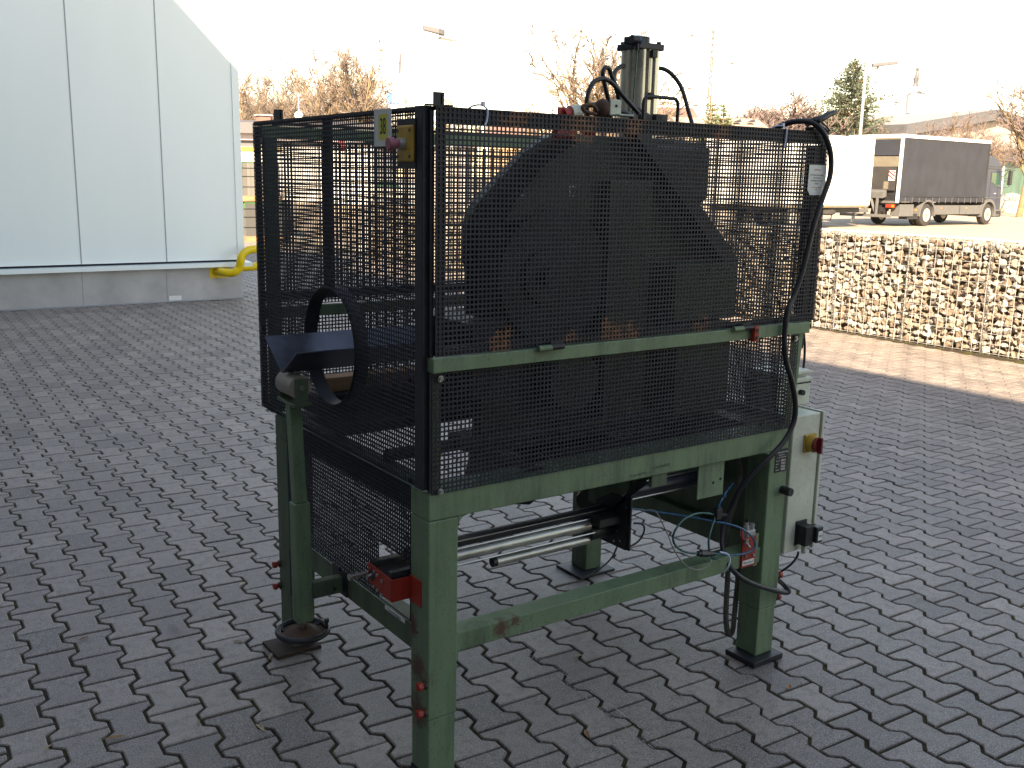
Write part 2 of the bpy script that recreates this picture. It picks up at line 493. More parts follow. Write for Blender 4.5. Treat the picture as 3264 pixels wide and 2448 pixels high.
def bumper():
    t = thing('bumper_rail', (3.17, 10.9, .37), 'bright yellow bent tube guard rail bolted to the hall plinth corner', 'guard rail')
    y = 10.60
    MB().box(3.04, 3.30, 10.962, 10.972, .285, .445).build('base_plate', M['safety_yellow'], t, bevel=.003)
    p = spline([(3.15, 10.965, .375), (3.15, 10.86, .375), (3.18, 10.72, .375), (3.26, 10.64, .38), (3.32, 10.62, .44), (3.34, 10.60, .53), (3.36, 10.60, .60), (3.44, 10.60, .665), (3.55, 10.62, .68), (3.75, 10.70, .685), (3.93, 10.86, .685), (3.99, 11.05, .685), (3.97, 11.2, .665), (3.93, 11.27, .60), (3.91, 11.3, .52), (3.88, 11.31, .43), (3.80, 11.32, .385), (3.65, 11.34, .375), (3.486, 11.34, .375)], 7)
    MB().tube(p, .052, 18).build('tube', M['safety_yellow'], t, smooth=60)
    MB().box(3.486, 3.496, 11.22, 11.46, .285, .435).build('base_plate', M['safety_yellow'], t, bevel=.003)
    for x, z in ((3.06, .305), (3.28, .305), (3.06, .43), (3.28, .43)): MB().cyl((x, 10.962, z), (x, 10.952, z), .009, n=6).build('bolt', M['steel'], t)
bumper()

# ------------------------------------------------------------------ gabion wall
def gabion():
    rnd = random.Random(11)
    X0, X1, Y0, Y1, Hh = 8.40, 8.82, -5.0, 17.0, 1.14
    t = thing('gabion_wall', (8.5, 4, 0), 'low wire basket wall filled with pale and brown broken stone', 'gabion wall')
    protos = []
    for i in range(16):
        bm = bmesh.new()
        sx, sy, sz = rnd.uniform(.7, 1.25), rnd.uniform(.7, 1.25), rnd.uniform(.55, 1.0)
        for _ in range(13):
            v = Vector((rnd.gauss(0, 1), rnd.gauss(0, 1), rnd.gauss(0, 1))).normalized() * rnd.uniform(.82, 1.05)
            bm.verts.new((v.x * sx, v.y * sy, v.z * sz))
        r = bmesh.ops.convex_hull(bm, input=bm.verts)
        bmesh.ops.delete(bm, geom=[g for g in r['geom_interior'] if isinstance(g, bmesh.types.BMVert)], context='VERTS')
        bm.verts.ensure_lookup_table()
        for k, v in enumerate(bm.verts): v.index = k
        protos.append((np.array([v.co[:] for v in bm.verts]), [tuple(v.index for v in f.verts) for f in bm.faces]))
        bm.free()
    vs = []; fs = []; tints = []; n0 = 0
    def stone(x, y, z, s):
        nonlocal n0
        pv, pf = rnd.choice(protos)
        q = Matrix.Rotation(rnd.uniform(0, 6.3), 3, 'Z') @ Matrix.Rotation(rnd.uniform(0, 6.3), 3, 'X')
        w = pv @ np.array(q).T * s + np.array([x, y, z])
        w[:, 0] = np.maximum(w[:, 0], X0 + .004); w[:, 2] = np.minimum(w[:, 2], Hh - .004)
        vs.append(w); fs.extend([tuple(a + n0 for a in f) for f in pf]); n0 += len(w)
        tints.extend([(rnd.random())] * len(pf))
    y = Y0
    while y < Y1:
        y += .066
        z = .02
        while z < Hh - .02:
            s = rnd.uniform(.034, .058)
            stone(X0 + .045 + rnd.uniform(-.012, .03), y + rnd.uniform(-.03, .03), z + .02, s)
            if rnd.random() < .8: stone(X0 + .10 + rnd.uniform(0, .04), y + rnd.uniform(-.04, .04), z + rnd.uniform(0, .07), rnd.uniform(.05, .075))
            z += rnd.uniform(.055, .080)
        for k in range(5): stone(X0 + .06 + k * .08, y + rnd.uniform(-.03, .03), Hh - .055, rnd.uniform(.04, .06))
    me = bpy.data.meshes.new('stone_fill'); me.from_pydata(np.concatenate(vs).tolist(), [], fs)
    a = me.attributes.new('tint', 'FLOAT', 'FACE'); a.data.foreach_set('value', tints)
    k = NT('gabion_stone'); at_ = k.n('ShaderNodeAttribute', attribute_name='tint')
    cr = k.n('ShaderNodeValToRGB'); e = cr.color_ramp.elements
    e[0].position = 0; e[0].color = (.19, .145, .115, 1); e[1].position = 1; e[1].color = (.47, .465, .45, 1)
    for p, c in ((.25, (.27, .215, .17, 1)), (.45, (.34, .295, .24, 1)), (.65, (.30, .29, .275, 1)), (.82, (.40, .385, .355, 1))):
        q = e.new(p); q.color = c
    k.l(at_.outputs['Fac'], cr.inputs[0])
    f = k.noise(18, 5, .7); c = k.mix(k.ramp(f, .35, .7, 0, .5), cr.outputs[0], (.14, .10, .075))
    k.base(c); k.rough(.85); k.bump(k.noise(70, 4, .7), .4, .004)
    me.materials.append(k.m)
    o = bpy.data.objects.new('stone_fill', me); col.objects.link(o); o.parent = t; o.matrix_parent_inverse = Matrix.Translation(-t.location)
    tag(o, kind='stuff')
    MB().box(X0 + .13, X1, Y0, Y1, 0, Hh - .09).build('core_fill', plain('gabion_core', (.14, .115, .09), .95), t)
    w = MB(); wr = .0024
    n = int((Y1 - Y0) / .1)
    for i in range(n + 1):
        yy = Y0 + i * .1 + rnd.uniform(-.004, .004)
        w.tube([(X0, yy, 0), (X0 - .004 + rnd.uniform(-.006, .002), yy + .003, .6), (X0, yy, Hh)], wr, 5, cap=False)
        w.tube([(X0, yy, Hh), (X1, yy, Hh)], wr, 5, cap=False)
    z = .02
    while z < Hh + .01:
        w.tube([(X0 - .005, Y0 + i * (Y1 - Y0) / 24, z + rnd.uniform(-.003, .003)) for i in range(25)], wr, 5, cap=False); z += .1
    for x in (X0 + .1, X0 + .2, X0 + .3, X1): w.tube([(x, Y0, Hh), (x, Y1, Hh)], wr, 5, cap=False)
    w.build('wire_mesh', plain('galvanised_wire', (.62, .63, .62), .45, .5), t, fix=False)
    s = MB()
    yy = Y0 + .0
    while yy < Y1:
        for dy in (-.012, .012): s.tube([(X0 - .007, yy + dy, 0), (X0 - .007, yy + dy, Hh)], .0032, 5)
        sp = [(X0 - .010 + .008 * math.cos(k * 1.3), yy + .016 * math.sin(k * 1.3), k * Hh / 90) for k in range(91)]
        s.tube(sp, .0022, 4, cap=False); yy += .92
    s.build('corner_spiral', M['steel'], t, fix=False)
    # narrow capping kerb behind the basket, level with the yard edge
    return t
gabion()
def kerb():
    o = MB().box(8.84, 8.98, -5, 34, -.02, .10).build('kerb', M['kerb'], None, bevel=.01); tag(o, kind='structure')
    o = MB().box(8.335, 8.395, -5, 17, -.008, .006).build('moss_strip', M['joint'], None); tag(o, kind='structure')
    # painted bay lines out in the yard
    o = MB().bar((22, 9.0, -.008), (38, 9.7, -.008), .12, .006).bar((14.5, 4.0, -.008), (26, 4.2, -.008), .12, .006).build('bay_line', M['line']); tag(o, kind='structure')
kerb()

# ------------------------------------------------------------------ the machine
L, Lt, W = 1.426, 1.482, 1.138
mc = thing('cutting_machine', (.7, .5, 0), 'old green steel cutting machine caged in black perforated sheet', 'machine')
G, GD, DS = M['green'], M['green_dark'], M['dark_steel']
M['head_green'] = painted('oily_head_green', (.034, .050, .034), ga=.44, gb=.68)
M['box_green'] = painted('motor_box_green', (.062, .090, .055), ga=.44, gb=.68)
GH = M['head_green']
M['matt_black'] = plain('matt_black_plate', (.010, .012, .010), .95, 0, .4, 10)  # near-black and matt so the guard's top edge mirrors no sky
M['matt_black'].node_tree.nodes['Principled BSDF'].inputs['Specular IOR Level'].default_value = .1

def legs():
    for (x0, x1, y0, y1, plate, dark) in ((0, .0923, 0, .098, (.0, .0923, .0, .098), 0), (1.334, L, 0, .098, (1.289, 1.441, -.034, .100), 0),
                                     (0, .0923, .952, 1.055, (-.070, .096, .918, 1.060), 1), (1.334, L, .952, 1.055, (1.270, 1.462, .905, 1.075), 1)):
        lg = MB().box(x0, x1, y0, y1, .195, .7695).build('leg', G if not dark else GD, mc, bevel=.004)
        MB().box(x0 + .0015, x1 - .004, y0 + .0015, y1 - .003, .0128 if dark else .0208, .1948).build('leg_foot', G if not dark else GD, lg, bevel=.004)
        MB().box(*plate, 0.001, .013 if dark else .021).build('foot_plate', M['rust_plate'] if dark and x0 == 0 else M['dark_steel'], lg, bevel=.002)
        xs = (x0 - 0.0, -1) if x0 == 0 else (x1, 1)
        for z in (.300, .218):
            yb = .012 if y0 == 0 else 1.045
            bl = MB().cyl((xs[0], yb, z), (xs[0] + xs[1] * .016, yb, z), .0085, n=12).cyl((xs[0], yb, z), (xs[0] + xs[1] * .006, yb, z), .013, n=6).build('clamp_bolt', M['rusty'], lg, smooth=30)
            MB().cyl((xs[0] + xs[1] * .014, yb, z), (xs[0] + xs[1] * .027, yb, z), .0125, n=6).build('bolt_head', M['red'], bl, bevel=.001)
    # dark plate imitating the shaded recess in the far left leg
    MB().box(-.0025, -.0005, .925, .951, .215, .385).build('slot_shade', M['dark_gap'], mc)
legs()
def fillet(x, z, sx, r=.028, y0=.0, y1=.098):
    """concave weld fillet between leg and beam"""
    n = 8; ring = [(x, y0, z)]
    cx, cz = x + sx * r, z - r
    for i in range(n + 1):
        a = math.pi / 2 * i / n
        ring.append((cx - sx * r * math.cos(a), y0, cz + r * math.sin(a)))
    return ring
b = MB().box(0, L, 0, .098, .770, .8445)
b.build('front_beam', G, mc, bevel=.004)
MB().prism(fillet(.0925, .7698, 1), (0, .097, 0)).build('gusset', G, mc)
MB().prism(fillet(1.3338, .7698, -1), (0, .097, 0)).build('gusset', G, mc)
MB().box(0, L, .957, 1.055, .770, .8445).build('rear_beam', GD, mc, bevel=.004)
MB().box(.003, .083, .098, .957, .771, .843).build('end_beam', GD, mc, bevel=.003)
MB().box(1.343, 1.423, .098, .957, .771, .843).build('end_beam', GD, mc, bevel=.003)
# stretchers
MB().box(.0923, 1.334, .011, .077, .3705, .4263).build('front_stretcher', G, mc, bevel=.003)
MB().box(.093, .102, .009, .095, .345, .430).build('stretcher_plate', G, mc, bevel=.002)
MB().box(.004, .066, .098, .952, .368, .441).build('side_rail', GD, mc, bevel=.004)
MB().box(1.360, 1.422, .098, .952, .368, .441).build('side_rail', GD, mc, bevel=.004)

def perf(mb, axis, c, a0, a1, z0, z1, pitch=.0128, bw=.0044, cuts=(), th=.0015, circ=None):
    """perforated sheet with square holes, as crossing webs; axis 0: panel at x=c spanning y; axis 1: panel at y=c spanning x"""
    na = max(1, round((a1 - a0) / pitch)); nz = max(1, round((z1 - z0) / pitch))
    pa = (a1 - a0) / na; pz = (z1 - z0) / nz
    def put(A0, A1, Z0, Z1, t):
        if A1 - A0 < 1e-4 or Z1 - Z0 < 1e-4: return
        if axis == 0: mb.box(c - t / 2, c + t / 2, A0, A1, Z0, Z1)
        else: mb.box(A0, A1, c - t / 2, c + t / 2, Z0, Z1)
    def split(lo, hi, holes):
        seg = [(lo, hi)]
        for h0, h1 in holes:
            ns = []
            for s0, s1 in seg:
                if h1 <= s0 or h0 >= s1: ns.append((s0, s1)); continue
                if h0 > s0: ns.append((s0, h0))
                if h1 < s1: ns.append((h1, s1))
            seg = ns
        return seg
    for i in range(na + 1):
        a = a0 + i * pa; w = bw if 0 < i < na else bw * 1.3
        A0, A1 = max(a0, a - w / 2), min(a1, a + w / 2)
        hs = [(q[2], q[3]) for q in cuts if q[0] < a < q[1]]
        if circ and abs(a - circ[0]) < circ[2]:
            s = math.sqrt(circ[2] ** 2 - (a - circ[0]) ** 2); hs.append((circ[1] - s, circ[1] + s))
        for s0, s1 in split(z0, z1, hs): put(A0, A1, s0, s1, th)
    for k in range(nz + 1):
        z = z0 + k * pz; w = bw if 0 < k < nz else bw * 1.3
        Z0, Z1 = max(z0, z - w / 2), min(z1, z + w / 2)
        hs = [(q[0], q[1]) for q in cuts if q[2] < z < q[3]]
        if circ and abs(z - circ[1]) < circ[2]:
            s = math.sqrt(circ[2] ** 2 - (z - circ[1]) ** 2); hs.append((circ[0] - s, circ[0] + s))
        for s0, s1 in split(a0, a1, hs): put(s0, s1, Z0, Z1, th + .0006)
    return mb
SH, SH2 = M['sheet'], M['sheet2']
# upper front door and lower front panel
door = perf(MB(), 1, -.0115, .011, 1.492, 1.212, 1.827).build('front_door', SH, mc, fix=False)
fr = MB()
fr.box(.013, .038, -.0095, -.005, 1.213, 1.826).box(1.465, 1.490, -.0095, -.005, 1.213, 1.826)
fr.box(.038, 1.465, -.0095, -.005, 1.787, 1.826).box(.038, 1.465, -.0095, -.005, 1.213, 1.232)
fr.build('door_frame', DS, door)
perf(MB(), 1, -.0035, .006, 1.430, .8445, 1.166).build('lower_front_panel', SH, mc, fix=False)
for x in (.004, 1.400): MB().box(x, x + .032, .001, .006, .846, 1.17).build('panel_flange', G, mc)
MB().box(0.0, 1.4605, -.022, .016, 1.1722, 1.2095).build('mid_rail', G, mc, bevel=.002)
# left side
perf(MB(), 0, -.014, .045, 1.138, .860, 1.822, bw=.0047, th=.0018, circ=(.565, 1.158, .176)).build('side_panel', SH2, mc, fix=False)
sp = MB().box(-.016, .012, 0.008, .046, .857, 1.829)
sp.build('corner_angle', DS, mc, bevel=.002)
MB().box(.0005, .0105, -.003, .0075, .850, 1.818).build('gap_shade_strip', DS, mc)  # dark strip that paints shade into the gap beside the door
MB().box(-.0055, -.0015, .548, .610, 1.336, 1.818).box(-.0125, .002, .05, 1.136, 1.815, 1.828).box(-.012, .002, .05, 1.137, .858, .866).box(-.012, .002, 1.118, 1.137, .87, 1.812).build('side_frame', DS, mc)
rg = []
n = 56
v = []; f = []
for i in range(n):
    a = 2 * math.pi * i / n
    for (rr, x) in ((.179, -.019), (.179, .026), (.1755, .026), (.1755, -.019)):
        v.append((x, .565 + rr * math.cos(a), 1.158 + rr * math.sin(a)))
for i in range(n):
    j = (i + 1) % n
    for k in range(4): f.append((i * 4 + k, j * 4 + k, j * 4 + (k + 1) % 4, i * 4 + (k + 1) % 4))
MB().add(v, f).build('hole_collar', DS, mc, smooth=40)
perf(MB(), 0, .001, .098, .952, .452, .845, bw=.0052, th=.0022, cuts=((.098, .287, .452, .629),)).build('lower_side_panel', SH2, mc, fix=False)
# rear
perf(MB(), 1, 1.128, .0, 1.482, 1.212, 1.770).build('rear_panel', SH2, mc, fix=False)
perf(MB(), 1, 1.128, .0, 1.482, .850, 1.170).build('rear_panel', SH2, mc, fix=False)
MB().box(0.0, 1.482, 1.10, 1.122, 1.776, 1.815).build('rear_top_rail', G, mc, bevel=.002)
MB().box(0.0, 1.482, 1.10, 1.122, 1.1722, 1.2095).build('rear_mid_rail', GD, mc, bevel=.002)
MB().box(0.0, 1.482, 1.10, 1.112, 1.232, 1.262).box(0, 1.482, 1.113, 1.124, .846, .870).build('rear_flat', DS, mc)
for (x0, x1) in ((.0, .045), (1.437, 1.482)):
    MB().box(x0, x1, 1.075, 1.10, .845, 1.776).build('rear_post', GD, mc, bevel=.002)
# right side
perf(MB(), 0, 1.4935, .0, 1.138, 1.180, 1.822).build('side_panel', SH2, mc, fix=False)
perf(MB(), 0, 1.436, .03, 1.10, .850, 1.168).build('lower_side_panel', SH2, mc, fix=False)
MB().box(1.470, 1.489, 1.08, 1.138, 1.18, 1.82).box(1.468, 1.491, .02, .05, 1.212, 1.786).box(1.47, 1.49, .0, 1.138, 1.824, 1.829).build('side_frame', DS, mc)
MB().box(1.405, 1.412, .10, .952, .345, .769).build('belly_sheet', GD, mc)
MB().prism([(1.433, .002, 1.17), (1.46, .002, 1.17), (1.436, .002, .86)], (0, .03, 0)).build('edge_flange', G, mc)
# top rails and little stops
MB().box(.012, 1.49, -.0045, .012, 1.819, 1.8285).build('top_edge', DS, mc)
MB().box(.05, 1.482, 1.10, 1.13, 1.819, 1.8275).build('top_edge', DS, mc)
for (x, y) in ((.012, .002), (.0, .985)):
    MB().box(x, x + .030, y, y + .004, 1.829, 1.862).box(x + .020, x + .024, y - .0, y + .028, 1.829, 1.862).build('stop_lug', DS, mc)
MB().box(-.012, .062, -.008, .006, 1.8288, 1.8325).build('hinge_leaf', DS, mc)

# door fittings
for x0, dark_first in ((.322, 0), (1.080, 0)):
    h = MB().cyl((x0, -.030, 1.211), (x0 + .044, -.030, 1.211), .0088, n=14).build('door_hinge', G, mc, smooth=40)
    MB().cyl((x0 + .044, -.030, 1.2125), (x0 + .086, -.030, 1.2125), .0085, n=14).box(x0 + .046, x0 + .085, -.026, -.0235, 1.212, 1.226).build('hinge_knuckle', DS, h)
h = MB().box(1.168, 1.190, -.040, -.0225, 1.166, 1.214).build('lock_block', M['red'], mc, bevel=.002)
MB().cyl((1.179, -.0395, 1.202), (1.179, -.0425, 1.202), .006, n=12).cyl((1.179, -.0395, 1.178), (1.179, -.0425, 1.178), .006, n=12).build('lock_screw', DS, h)
hd = spline([(.690, .0, 1.829), (.690, .0, 1.84), (.690, 0, 1.876), (.697, 0, 1.888), (.71, 0, 1.892), (.80, 0, 1.892), (.815, 0, 1.888), (.822, 0, 1.876), (.822, 0, 1.84), (.822, 0, 1.829)], 5)
MB().tube(hd, .0052, 10).build('door_handle', DS, mc, smooth=50)
for (x, y, z, ax_) in ((.030, -.005, 1.154, 1), (.032, -.005, .851, 1), (1.41, -.005, 1.154, 1)):
    w = MB().cyl((x, y, z), (x, y - .004, z), .0085, n=18).build('washer', M['alu'], mc, smooth=40)
    MB().cyl((x, y - .004, z), (x, y - .009, z), .0055, n=12).build('screw', M['steel'], w)
for (y, z) in ((.073, 1.143), (.075, .87), (1.10, 1.14)):
    MB().cyl((-.015, y, z), (-.022, y, z), .006, n=10).build('screw', DS, mc)

# emergency stop box and the number label
eb = MB().box(-.027, .030, .043, .121, 1.695, 1.784).build('stop_box', M['yellow'], mc, bevel=.005)
for y in (.052, .112):
    for z in (1.708, 1.771): MB().cyl((-.0265, y, z), (-.028, y, z), .0045, n=10).build('lid_screw', M['black_plastic'], eb)
MB().cyl((-.027, .080, 1.738), (-.045, .080, 1.738), .0150, n=24).build('button_collar', M['alu'], eb, smooth=40)
MB().lathe((-.045, .080, 1.738), (-1, 0, 0), [(0, .011), (.010, .0115), (.013, .0165), (.022, .0175), (.027, .014)], 24).build('stop_button', M['pink'], eb, smooth=50)
MB().box(-.0277, -.0269, .055, .062, 1.750, 1.7512).box(-.0277, -.0269, .056, .065, 1.725, 1.7262).build('box_mark', M['ink'], eb)
MB().box(-.0185, -.0165, .038, .128, 1.678, 1.800).build('backing_plate', DS, mc)
lb = MB().box(-.0215, -.0190, .158, .250, 1.735, 1.8285).build('number_label', M['paper'], mc)
MB().box(-.0222, -.0216, .176, .224, 1.751, 1.815).build('number_field', M['label_yellow'], lb)
text('number', '38', M['ink'], (-.0226, .200, 1.783), (0, -1, 0), (0, 0, 1), .058, lb, sx=.56)
# notice sheet near the right edge
nt = MB().add([(1.402,-.0145,1.722),(1.486,-.0145,1.722),(1.486,-.0145,1.626),(1.414,-.0145,1.626),(1.402,-.0145,1.642),
               (1.402,-.0138,1.722),(1.486,-.0138,1.722),(1.486,-.0138,1.626),(1.414,-.0138,1.626),(1.402,-.0138,1.642)],
              [(0,1,2,3,4),(5,9,8,7,6),(0,5,6,1),(1,6,7,2),(2,7,8,3),(3,8,9,4),(4,9,5,0)]).build('notice_sheet', M['paper'], mc)
XR, ZU = (1, 0, 0), (0, 0, 1)
for s_, z, sz, mt in (('ACHTUNG', 1.706, .0068, 'ink_red'), ('Bei Hand-Start erfolgt', 1.690, .0072, 'ink'), ('ein Test des', 1.681, .0072, 'ink'), ('Materialabwurfs am', 1.672, .0072, 'ink'), ('Abzug!', 1.663, .0072, 'ink'), ('Vorsicht Quetschgefahr', 1.651, .0048, 'ink_red'), ('04.98', 1.643, .0045, 'ink')):
    text('notice_line', s_, M[mt], (1.444, -.0148, z), XR, ZU, sz, nt, ext=.0001)
# maker's plate
pl = MB().box(1.360, 1.4225, -.0018, -.0004, .6925, .7705).build('maker_plate', M['ink'], mc)
PW = M['label_white']
text('plate_line', 'AT ORANGE GmbH', PW, (1.391, -.0022, .762), XR, ZU, .0074, pl, ext=.0001)
text('plate_line', 'Maschinenbau', PW, (1.391, -.0022, .753), XR, ZU, .0052, pl, ext=.0001)
text('plate_line', 'D - 8521 Weisendorf', PW, (1.391, -.0022, .745), XR, ZU, .0052, pl, ext=.0001)
for i, s_ in enumerate(('Masch.-Nr.', 'Baujahr', 'kW', 'Gewicht')):
    z = .733 - i * .0105
    text('plate_line', s_, PW, (1.364, -.0022, z), XR, ZU, .0048, pl, ext=.0001, align='LEFT')
    MB().box(1.390, 1.412, -.0026, -.0019, z - .0038, z + .0038).build('plate_field', M['alu'], pl)
MB().cyl((1.408, 0, .626), (1.408, -.040, .626), .0145, n=24).build('rubber_buffer', M['black_plastic'], mc, smooth=40, bevel=.001)
# pencilled note on the beam
text('pencil_note', 'V vorwärts', M['ink_green'], (.697, -.0004, .785), (1, 0, .035), ZU, .0170, mc, align='LEFT', ext=.0001, shear=.3, sx=.9)
text('pencil_note', 'V rückwärts', M['ink_green'], (.790, -.0004, .797), (1, 0, .035), ZU, .0170, mc, align='LEFT', ext=.0001, shear=.3, sx=.9)
MB().box(.742, .743, -.0006, 0, .770, .780).box(.770, .790, -.0006, 0, .784, .785).box(.770, .771, -.0006, 0, .772, .785).build('pencil_mark', M['ink_green'], mc)
# plates hanging under the beam
MB().box(1.010, 1.128, .014, .019, .653, .7705).build('hanging_plate', G, mc, bevel=.001)
MB().cyl((1.08, .014, .700), (1.08, .0125, .700), .005, n=10).cyl((1.113, .014, .708), (1.113, .0125, .708), .005, n=10).build('plate_hole', M['dark_gap'], mc)
sk = MB().box(-.0005, .0035, .136, .252, .4305, .4425)
sk = MB().box(.0015, .0038, .136, .252, .4305, .4425).build('rail_sticker', M['label_white'], mc)
text('sticker_text', 'Geschwindigkeit', M['ink'], (.0012, .194, .4362), (0, -1, 0), ZU, .0115, sk, ext=.0001)

# red cylinder bracket at the left and the feed cylinders under the table
bk = MB()
bk.box(-.003, .0, .036, .100, .516, .592).box(-.059, -.003, .096, .1005, .522, .586)
bk.prism([(-.059, .0965, .586), (-.059, .238, .592), (-.059, .238, .535), (-.059, .150, .522), (-.059, .0965, .522)], (.0045, 0, 0))
bk = bk.build('cylinder_bracket', M['red'], mc, bevel=.0008)
MB().cyl((-.0592, .213, .562), (-.0605, .213, .562), .017, n=24).build('bracket_bore', M['dark_gap'], bk, smooth=40)
MB().cyl((-.0592, .213, .562), (-.074, .213, .560), .005, n=10).build('bore_screw', M['steel'], bk)
for (y, z) in ((.236, .588), (.195, .578), (.178, .574), (.150, .566), (.237, .542), (.198, .533), (.178, .530), (.150, .525)):
    MB().cyl((-.059, y, z), (-.0635, y, z), .0048, n=10).build('bracket_screw', M['steel'], bk)
MB().cyl((-.110, .246, .556), (-.06, .246, .556), .0075, n=14).cyl((-.115, .246, .556), (-.105, .246, .556), .010, n=14).cyl((-.092, .246, .556), (-.085, .246, .556), .010, n=14).build('air_fitting', M['steel'], bk, smooth=40)
pr = MB().box(-.054, .062, .106, .232, .537, .583).box(-.054, .062, .106, .126, .585, .603).box(-.054, .062, .205, .232, .585, .603)
pr.build('profile_end', M['dark_steel'], mc, bevel=.002)
cy = MB().cyl((.062, .20, .5685), (.712, .20, .5685), .0195, n=24).build('feed_cylinder', M['zinc'], mc, smooth=40)
MB().box(.062, .80, .205, .245, .590, .606).build('guide_profile', DS, cy)
MB().box(.062, .80, .2035, .2065, .6065, .609).box(.062, .8, .2435, .2465, .6065, .609).cyl((.062, .176, .5475), (.72, .176, .5475), .0028, n=8).cyl((.062, .190, .5915), (.72, .190, .5915), .0028, n=8).build('guide_edge', M['alu'], cy)
c2 = MB().cyl((.352, .20, .519), (.712, .20, .519), .0155, n=24).build('stop_cylinder', M['zinc'], mc, smooth=40)
MB().cyl((.338, .20, .519), (.352, .20, .519), .0150, n=20).cyl((.335, .20, .521), (.339, .2, .521), .004, n=8).build('cylinder_cap', M['black_plastic'], c2, smooth=40)
# carriage under the beam
cg = MB().prism([(.80, .115, .490), (.80, .270, .490), (.80, .270, .62), (.80, .20, .66), (.80, .115, .665)], (.008, 0, 0))
cg.prism([(.80, .02, .745), (.80, .075, .738), (.80, .19, .60), (.80, .26, .585), (.80, .23, .567), (.80, .115, .665)], (.006, 0, 0)).box(.806, .812, .104, .118, .490, .745)
cg = cg.build('carriage_plate', DS, mc)
MB().box(.797, .86, .004, .018, .732, .769).prism([(.808, .012, .765), (.808, .32, .765), (.808, .32, .60), (.808, .24, .60)], (.006, 0, 0)).build('carriage_bracket', GD, mc)
hl = MB()
for (y, z) in ((.245, .56), (.205, .54), (.155, .545), (.14, .515), (.205, .515), (.17, .505), (.245, .52)):
    hl.cyl((.7995, y, z), (.7975, y, z), .0042, n=10)
hl.build('carriage_screw', M['steel'], cg)
MB().cyl((.712, .20, .54), (.80, .20, .54), .026, n=18).box(.71, .80, .14, .26, .575, .60).build('cylinder_head', M['black_plastic'], mc, smooth=40)
MB().prism([(.60, .42, .765), (.56, .42, .60), (.64, .42, .585), (.70, .42, .62), (1.02, .42, .60), (1.02, .42, .765)], (0, .30, 0)).build('chute', M['black_plastic'], mc, bevel=.004)
MB().cyl((.90, .29, .617), (1.40, .29, .617), .026, n=20).build('drive_tube', M['blued'], mc, smooth=40)
MB().cyl((.90, .275, .6455), (1.40, .275, .6455), .0035, n=8).cyl((.90, .275, .5895), (1.40, .275, .5895), .0035, n=8).build('tie_rod', M['alu'], mc, smooth=40)
MB().cyl((.66, .36, .70), (.80, .36, .70), .022, n=16).cyl((.70, .36, .70), (.715, .36, .70), .034, n=16).box(.64, .655, .30, .40, .65, .769).build('drive_coupling', DS, mc, smooth=40)
MB().box(.55, 1.36, .40, .80, .72, .765).build('machine_bed', DS, mc)
MB().cyl((.90, .42, .55), (1.0, .50, .60), .05, n=16).build('coolant_pump', M['black_plastic'], mc, smooth=40)

# saw head inside the cage
hp = [(.42,.80),(.42,1.28),(.390,1.36),(.376,1.42),(.372,1.47),(.376,1.52),(.388,1.555),(.408,1.588),(.436,1.617),(.472,1.648),(.515,1.685),(.56,1.722),(.60,1.755),(.65,1.785),(.71,1.805),(.94,1.80),(1.161,1.673),(1.324,1.536),(1.435,1.396),(1.44,1.171),(1.30,1.10),(1.30,.80)]
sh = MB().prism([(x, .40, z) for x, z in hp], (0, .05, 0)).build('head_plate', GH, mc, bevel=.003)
MB().prism([(x, .335, z) for x, z in ((.36,1.25),(.36,1.52),(.40,1.585),(.46,1.64),(.56,1.735),(.63,1.775),(.70,1.79),(.74,1.78),(.60,1.70),(.50,1.60),(.44,1.50),(.44,1.25))], (0, .065, 0)).build('blade_guard', M['matt_black'], mc, bevel=.003)
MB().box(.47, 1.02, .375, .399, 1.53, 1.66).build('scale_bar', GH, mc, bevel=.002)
for s_, x in (('16', .538), ('17', .738), ('18', 1.03)):
    text('chalk_number', s_, M['chalk'], (x, .372, 1.622), XR, ZU, .048, mc, sx=.72)
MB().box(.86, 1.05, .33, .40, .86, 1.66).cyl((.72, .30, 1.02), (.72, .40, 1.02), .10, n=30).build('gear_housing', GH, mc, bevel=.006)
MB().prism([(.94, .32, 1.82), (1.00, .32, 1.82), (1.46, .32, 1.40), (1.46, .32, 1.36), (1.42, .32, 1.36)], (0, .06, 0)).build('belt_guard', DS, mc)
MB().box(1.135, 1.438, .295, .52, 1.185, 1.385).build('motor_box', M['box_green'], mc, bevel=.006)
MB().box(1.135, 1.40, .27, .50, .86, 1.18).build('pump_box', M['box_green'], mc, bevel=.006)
MB().cyl((.62, .33, 1.36), (.62, .40, 1.36), .085, n=30).cyl((.62, .30, 1.36), (.62, .33, 1.36), .03, n=16).build('blade_flange', DS, mc, smooth=40)
MB().cyl((.66, .345, 1.36), (.66, .349, 1.36), .21, n=60).build('saw_blade', M['dark_steel'], mc)
MB().cyl((.05, .33, .865), (1.40, .33, .865), .019, n=16).build('guide_bar', DS, mc, smooth=40)
MB().cyl((.05, .66, .865), (1.40, .66, .865), .019, n=16).build('guide_bar', DS, mc, smooth=40)
MB().box(.30, .45, .30, .62, 1.215, 1.240).box(.32, .42, .30, .62, 1.00, 1.215).build('feed_table', DS, mc, bevel=.003)
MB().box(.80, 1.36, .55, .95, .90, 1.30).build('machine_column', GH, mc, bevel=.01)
MB().box(1.08, 1.46, .50, .98, 1.74, 1.80).box(.85, 1.44, .46, .60, 1.60, 1.78).build('valve_block', DS, mc, bevel=.006)
MB().box(.74, 1.10, .47, .74, 1.30, 1.62).build('drive_motor', M['black_plastic'], mc, bevel=.02)
dg_ = MB().bar((.10, .04, .96), (.42, .04, .83), .02, .02).build('brace', DS, mc)

